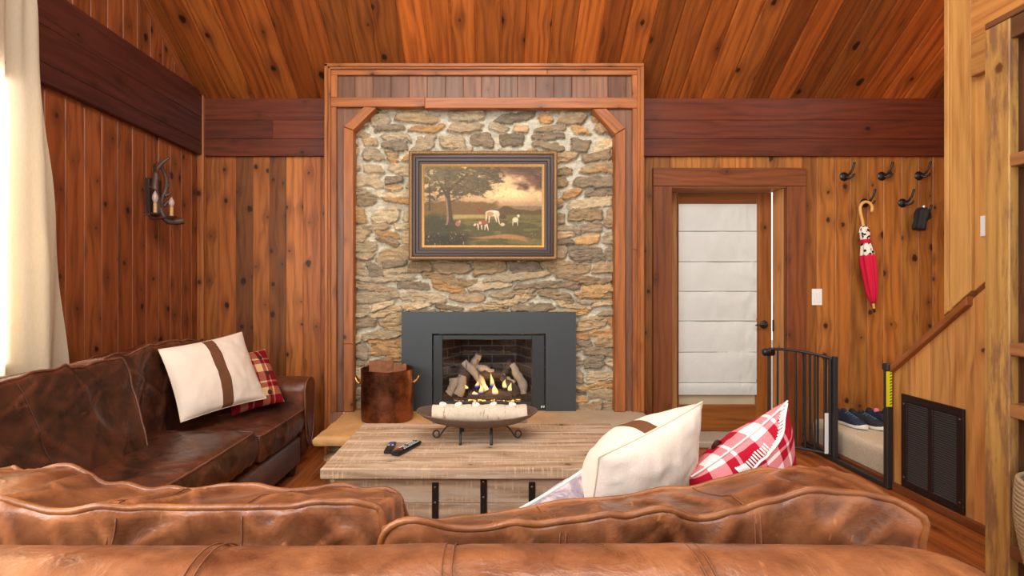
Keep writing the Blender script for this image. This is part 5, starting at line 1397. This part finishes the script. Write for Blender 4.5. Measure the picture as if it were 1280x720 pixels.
# ================================================================== safety gate
GX = 2.60; gd0, gd1, gd2 = 3.36, 3.885, 4.285
hg = Vector((GX, gd1, 0)); gate = thing('safety_gate', 'black metal stair safety gate standing open at the carpeted landing', 'safety gate', (GX, 3.85, 0))
m = MB(); m.box((GX - .018, gd0 - .01, .004), (GX + .018, gd2, .035), .004); m.build('floor_rail', BLACK, gate)
m = MB(); m.box((GX - .017, gd1 - .017, .03), (GX + .017, gd1 + .017, .80), .004); m.build('hinge_post', BLACK, gate)
m = MB(); m.box((GX - .017, gd0 - .017, .004), (GX + .022, gd0 + .022, .815), .004); m.box((GX - .024, gd0 - .024, .78), (GX + .028, gd0 + .028, .825), .006); m.build('end_post', BLACK, gate)
m = MB()
pts = [(GX, gd1 + .0, .775), (GX, gd2 - .06, .79), (GX, gd2 - .025, .775), (GX, gd2 - .012, .73), (GX, gd2 - .012, .10), (GX, gd2 - .02, .05), (GX, gd1, .045)]
m.tube(pts, .010, 8)
for k in range(1, 4):
    y = gd1 + (gd2 - gd1) * k / 4; m.tube([(GX, y, .04), (GX, y, .783)], .008, 8)
for z in (.10, .77): m.tube([(GX, gd2 - .02, z), (GX, gd2 + .01, z)], .016, 10)
m.build('extension_panel', BLACK, gate, 50)
# open leaf, swung into the room
e = Vector((PX(961, 4.2), 4.2, 0)); lv = (e - hg); Ll = lv.length; lu = lv.normalized()
leaf_top = lambda f: .80 - .02 + .055 * math.sin(math.pi * min(1, f * .62 + .0)) - .012 * f
m = MB(); pts = [hg + lu * (Ll * f) + Vector((0, 0, leaf_top(f))) for f in np.linspace(.02, 1.0, 16)]; m.tube(pts, .011, 8)
m.tube([hg + lu * .02 + Vector((0, 0, .055)), hg + lu * Ll + Vector((0, 0, .055))], .011, 8)
m.tube([hg + lu * .03 + Vector((0, 0, .05)), hg + lu * .03 + Vector((0, 0, .79))], .012, 8); m.tube([hg + lu * Ll + Vector((0, 0, .05)), hg + lu * Ll + Vector((0, 0, leaf_top(1)))], .011, 8)
leaf = m.build('gate_leaf', BLACK, gate, 50)
for k in range(1, 7):
    f = k / 7; p = hg + lu * (Ll * f); m = MB(); m.tube([p + Vector((0, 0, .055)), p + Vector((0, 0, leaf_top(f)))], .0075, 8); m.build('bar', BLACK, leaf, 50)
m = MB(); p = hg + lu * (Ll + .0); m.box(p + Vector((-.055, -.025, .765)), p + Vector((.045, .025, .822)), .012); m.build('latch', BLACKP, leaf, 50)
m = MB(); p = hg + lu * .055 + Vector((0, -.016, 0)); m.box((p.x - .022, p.y - .002, .055), (p.x + .022, p.y + .001, .365), .001)
m.build('instruction_label', plain('label_white', (232, 230, 226), .5), leaf)
m = MB(); x = GX - .0005; y0, y1 = gd0 - .0175, gd0 - .0245
m.box((GX - .0265, gd0 - .0185, .545), (GX + .012, gd0 - .0175, .775), .0003); wl = m.build('warning_label', YELLOW, gate)
m = MB()
for k in range(11):
    z = .556 + k * .0195; m.quad([(GX - .004, gd0 - .0190, z), (GX + .011, gd0 - .0190, z + .007), (GX + .011, gd0 - .0190, z + .014), (GX - .004, gd0 - .0190, z + .007)], (0, -1, 0), .0004, .0001)
m.build('warning_stripes', BLACKP, wl)

# ================================================================== shoes on the landing
def shoe(c, ang, L, mat, label, tongue=None, trim=None, k=1.3):
    c = Vector(c); R = Matrix.Rotation(ang, 3, 'Z'); t = thing('shoe', label, 'shoe', c, 'shoes on the landing')
    wd = ip([0, .15, .4, .62, .8, .93, 1], [.030, .036, .034, .044, .046, .034, .012]); top = ip([0, .06, .22, .36, .55, .75, .92, 1], [.085, .10, .092, .088, .072, .056, .044, .03])
    tr = lambda x, y, z: c + R @ Vector((x, y, z))
    m = MB(); G = []
    for f in np.linspace(0, 1, 24):
        y = -(f - .35) * L; w = float(wd(f)); z0 = .012 + .012 * max(0, f - .75) * 3; G.append([tuple(tr(w * 1.07 * math.copysign(abs(math.cos(a)) ** .6, math.cos(a)), y * 1.02, max(.0, z0 + (.026 if math.sin(a) > 0 else -.012) * abs(math.sin(a)) ** .6 - .0))) for a in np.linspace(0, 2 * math.pi, 17)[:-1]])
    G = np.array(G); m.grid(G, wrapu=True); m.add([Vector(p) for p in G[-1]], [list(range(16))]); m.add([Vector(p) for p in G[0]], [list(range(16))[::-1]]); m.build('sole', SOLE, t, 60)
    m = MB(); G = []
    for f in np.linspace(.0, 1, 26):
        y = -(f - .35) * L; w = float(wd(f)); h = float(top(f)) * k; row = []
        for a in np.linspace(-.1, math.pi + .1, 19):
            x = w * math.copysign(abs(math.cos(a)) ** .75, math.cos(a)) * (1 - .25 * max(0, math.sin(a)) ** 2 * (f < .5)); z = .024 + (h - .024) * max(0, math.sin(a)) ** .8
            if .05 < f < .40: z -= .045 * math.exp(-(x / .016) ** 2) * (1 - abs(f - .22) / .18 if abs(f - .22) < .18 else 0)
            row.append(tuple(tr(x, y, z)))
        G.append(row)
    G = np.array(G); m.grid(G); m.add([Vector(p) for p in G[0]], [list(range(19))]); m.build('upper', mat, t, 60)
    m = MB()
    for q in range(5):
        f = .44 + q * .065; y = -(f - .35) * L; h = float(top(f)) * k; m.tube([tr(-.022, y + .006, h - .008), tr(0, y, h + .004), tr(.022, y - .006, h - .008)], .003, 5)
    m.build('laces', trim or BLACKP, t, 60)
    m = MB(); f = .36; m.ball(tr(0, -(f - .35) * L + .012, float(top(f)) * k - .004), (.022, .016, .020), 10); m.build('tongue', tongue or mat, t, 180); return t
lz_ = .222; SH = lambda px, d: (PX(px, d), d, lz_)
BLUEG = plain('shoe_blue', (30, 40, 58), .8, nz=.4, sc=70, bump=.3); BLK = plain('shoe_dark', (32, 34, 42), .8, nz=.3, sc=90, bump=.3)
shoe(SH(1056, 4.12), .22, .29, BLUEG, 'blue-black running shoe at the left end, nearest the gate hinge', None, plain('lace_blue', (84, 112, 140), .8))
shoe(SH(1078, 4.08), .34, .29, BLK, 'dark running shoe with blue side stripe, second from left on landing', None, plain('lace_blue_b', (70, 110, 150), .8))
shoe(SH(1097, 4.12), .25, .25, NAVY, 'navy shoe with pink tongue and white sole beside the running shoes', PINK)
shoe(SH(1118, 4.12), .2, .25, NAVY, 'navy shoe with pink tongue at right end, half behind gate post', PINK)

# ================================================================== air return vent on the stair wall
XV = RW - .004
def Q(px, py, out=0.0):
    X_ = XV - out; d = X_ * FP / (px - VX); return Vector((X_, d, CZ - (py - VY) * d / FP))
v0, v1 = Q(1129.8, 492), Q(1207.2, 645.3); zt, zbm = Q(1129.8, 492).z, .06
ya, yb = Q(1128.8, 500).y, Q(1207.3, 500).y
vt = thing('air_vent', 'large dark bronze louvred air return vent low on the right stair wall', 'vent', (XV, (ya + yb) / 2, zbm))
m = MB(); m.box((XV - .003, yb + .01, zbm + .01), (XV + .001, ya - .01, zt - .01), .0002); m.build('backing', plain('vent_dark', (14, 12, 13), .8), vt)
m = MB(); f_ = .045; X0, X1 = XV - .014, XV
for a, b, c, d in ((ya, yb, zt - f_, zt), (ya, yb, zbm, zbm + f_), (ya, ya - f_, zbm + f_, zt - f_), (yb + f_, yb, zbm + f_, zt - f_), ((ya + yb) / 2 + .018, (ya + yb) / 2 - .018, zbm + f_, zt - f_)):
    m.box((X0, a, c), (X1, b, d), .003)
m.build('frame', DARKV, vt)
for (a, b) in ((ya - f_, (ya + yb) / 2 + .018), ((ya + yb) / 2 - .018, yb + f_)):
    m = MB(); N = 36; h = (zt - zbm - 2 * f_) / N
    for k in range(N):
        z = zbm + f_ + k * h; m.quad([(XV - .012, a, z + h * .1), (XV - .012, b, z + h * .1), (XV - .004, b, z + h * .62), (XV - .004, a, z + h * .62)], (-1, 0, .5), .002, .0003)
    m.build('louvre_panel', plain('louvre_bronze', (74, 65, 63), .4, .2), vt)
for y in (ya - .022, yb + .022):
    for z in (zbm + .06, zt - .06): m = MB(); m.ball((X0 - .001, y, z), (.003, .007, .007), 10); m.build('screw', BOLT, vt, 60)

# ================================================================== bookcase and basket at the right edge
BX = 2.26; bk_ = thing('bookcase', 'built-in wooden bookcase with weathered front post at the right edge', 'bookcase', (2.44, 1.8, 0))
m = MB(); m.quad([(BX, 2.35, 0), (BX, 2.237, 0), (BX, 2.237, 2.50), (BX, 2.35, 2.50)], (-1, 0, 0), .04, .004, (0, 0, 1), (.5, .5, .5)); m.build('post', W_POST, bk_)
m = MB(); m.quad([(BX, 1.1, 0), (BX, .98, 0), (BX, .98, 2.50), (BX, 1.1, 2.50)], (-1, 0, 0), .04, .004, (0, 0, 1), (.2, .4, .5)); m.build('post', W_POST, bk_)
m = MB(); m.box((BX + .04, 2.26, 0), (RW - .06, 2.34, 2.49), .003, (0, 0, 1)); m.build('side_panel', W_SHELF, bk_)
m = MB(); m.box((RW - .09, 1.0, 0), (RW - .062, 2.26, 2.45), .003, (0, 0, 1), (.3, .3, .5)); m.build('back_panel', W_DARK, bk_)
m = MB(); m.box((BX + .006, 1.1, 2.41), (BX + .05, 2.237, 2.50), .003, (0, 1, 0)); m.build('header', W_SHELF, bk_)
m = MB(); m.box((BX, .98, 2.501), (RW - .06, 2.35, 2.53), .003, (0, 1, 0)); m.build('top_board', W_SHELF, bk_)
for z0, z1 in ((.14, .20), (.755, .815), (1.025, 1.08), (1.85, 1.905)):
    m = MB(); m.box((BX + .003, 1.02, z0), (RW - .092, 2.258, z1), .004, (0, 1, 0), (random.random(), .9, .5)); m.build('shelf', W_SHELF if z0 < .2 else wood('wood_shelf_edge', (150, 96, 56), (110, 64, 34), (60, 32, 18), .1, .3), bk_)
bs = thing('woven_basket', 'woven rope basket on the lowest bookcase shelf', 'basket', (2.295, 1.965, .20))
m = MB(); c = Vector((2.295, 1.965, .205)); N = 20
for k in range(N):
    z = k * .0175; r = .175 + .03 * math.sin(k / N * 2.4) ; pts = [c + Vector((math.cos(a) * r * .95, math.sin(a) * r, z + .003 * math.sin(a * 30 + k * math.pi))) for a in np.linspace(0, 2 * math.pi, 61)[:-1]]
    m.tube(pts, .0105, 6, True)
m.build('basket_wall', WICKER, bs, 180)
m = MB(); m.lathe([(0, 0), (.17, 0), (.17, .008), (0, .008)], c, 30); m.build('basket_bottom', WICKER, bs, 60)

# ================================================================== light, sky, camera
w = bpy.data.worlds.new('world'); SC.world = w; w.use_nodes = True
bg = w.node_tree.nodes['Background']; bg.inputs[0].default_value = (1.0, .98, .95, 1); bg.inputs[1].default_value = 1.25
def area(name, loc, rot, size, power, col):
    l = bpy.data.lights.new(name, 'AREA'); l.shape = 'RECTANGLE'; l.size, l.size_y = size; l.energy = power; l.color = col
    o = bpy.data.objects.new(name, l); COL.objects.link(o); o.location = loc; o.rotation_euler = [math.radians(a) for a in rot]; return o
area('window_light', (LW - .35, 1.85, 1.7), (0, -90, 0), (1.5, 1.5), 110, (1.0, .97, .93))
area('rear_window_light', (-1.2, -1.6, 2.3), (72, 0, -14), (2.6, 1.8), 60, (.95, .97, 1.0))
area('overhead_fill', (.1, 1.3, 3.7), (48, 0, 0), (2.4, 1.0), 75, (1.0, .95, .88))  # added unseen fill above the view, lifts the back wall; no fixture there
area('left_rear_window_light', (-2.2, .1, 1.9), (0, -78, 0), (1.6, 1.5), 70, (.93, .97, 1.0))
area('stair_light', (3.25, 2.6, 3.0), (-25, 0, 0), (.7, .9), 42, (1.0, .86, .66))
l = bpy.data.lights.new('fire_light', 'POINT'); l.energy = 2.2; l.color = (1, .55, .2); l.shadow_soft_size = .05
o = bpy.data.objects.new('fire_light', l); COL.objects.link(o); o.location = P(612, 482, D3 + .02)
cam = bpy.data.cameras.new('camera'); cam.lens = 18.0; cam.sensor_width = 36.0; cam.sensor_fit = 'HORIZONTAL'; cam.shift_x = (640 - VX) / 1280; cam.clip_start = .05
co = bpy.data.objects.new('camera', cam); COL.objects.link(co); co.location = (0, 0, CZ); co.rotation_euler = (math.pi / 2, 0, 0); SC.camera = co
SC.view_settings.view_transform = 'Standard'; SC.view_settings.look = 'None'; SC.view_settings.exposure = .12
SC.cycles.max_bounces = 8; SC.cycles.use_denoising = True
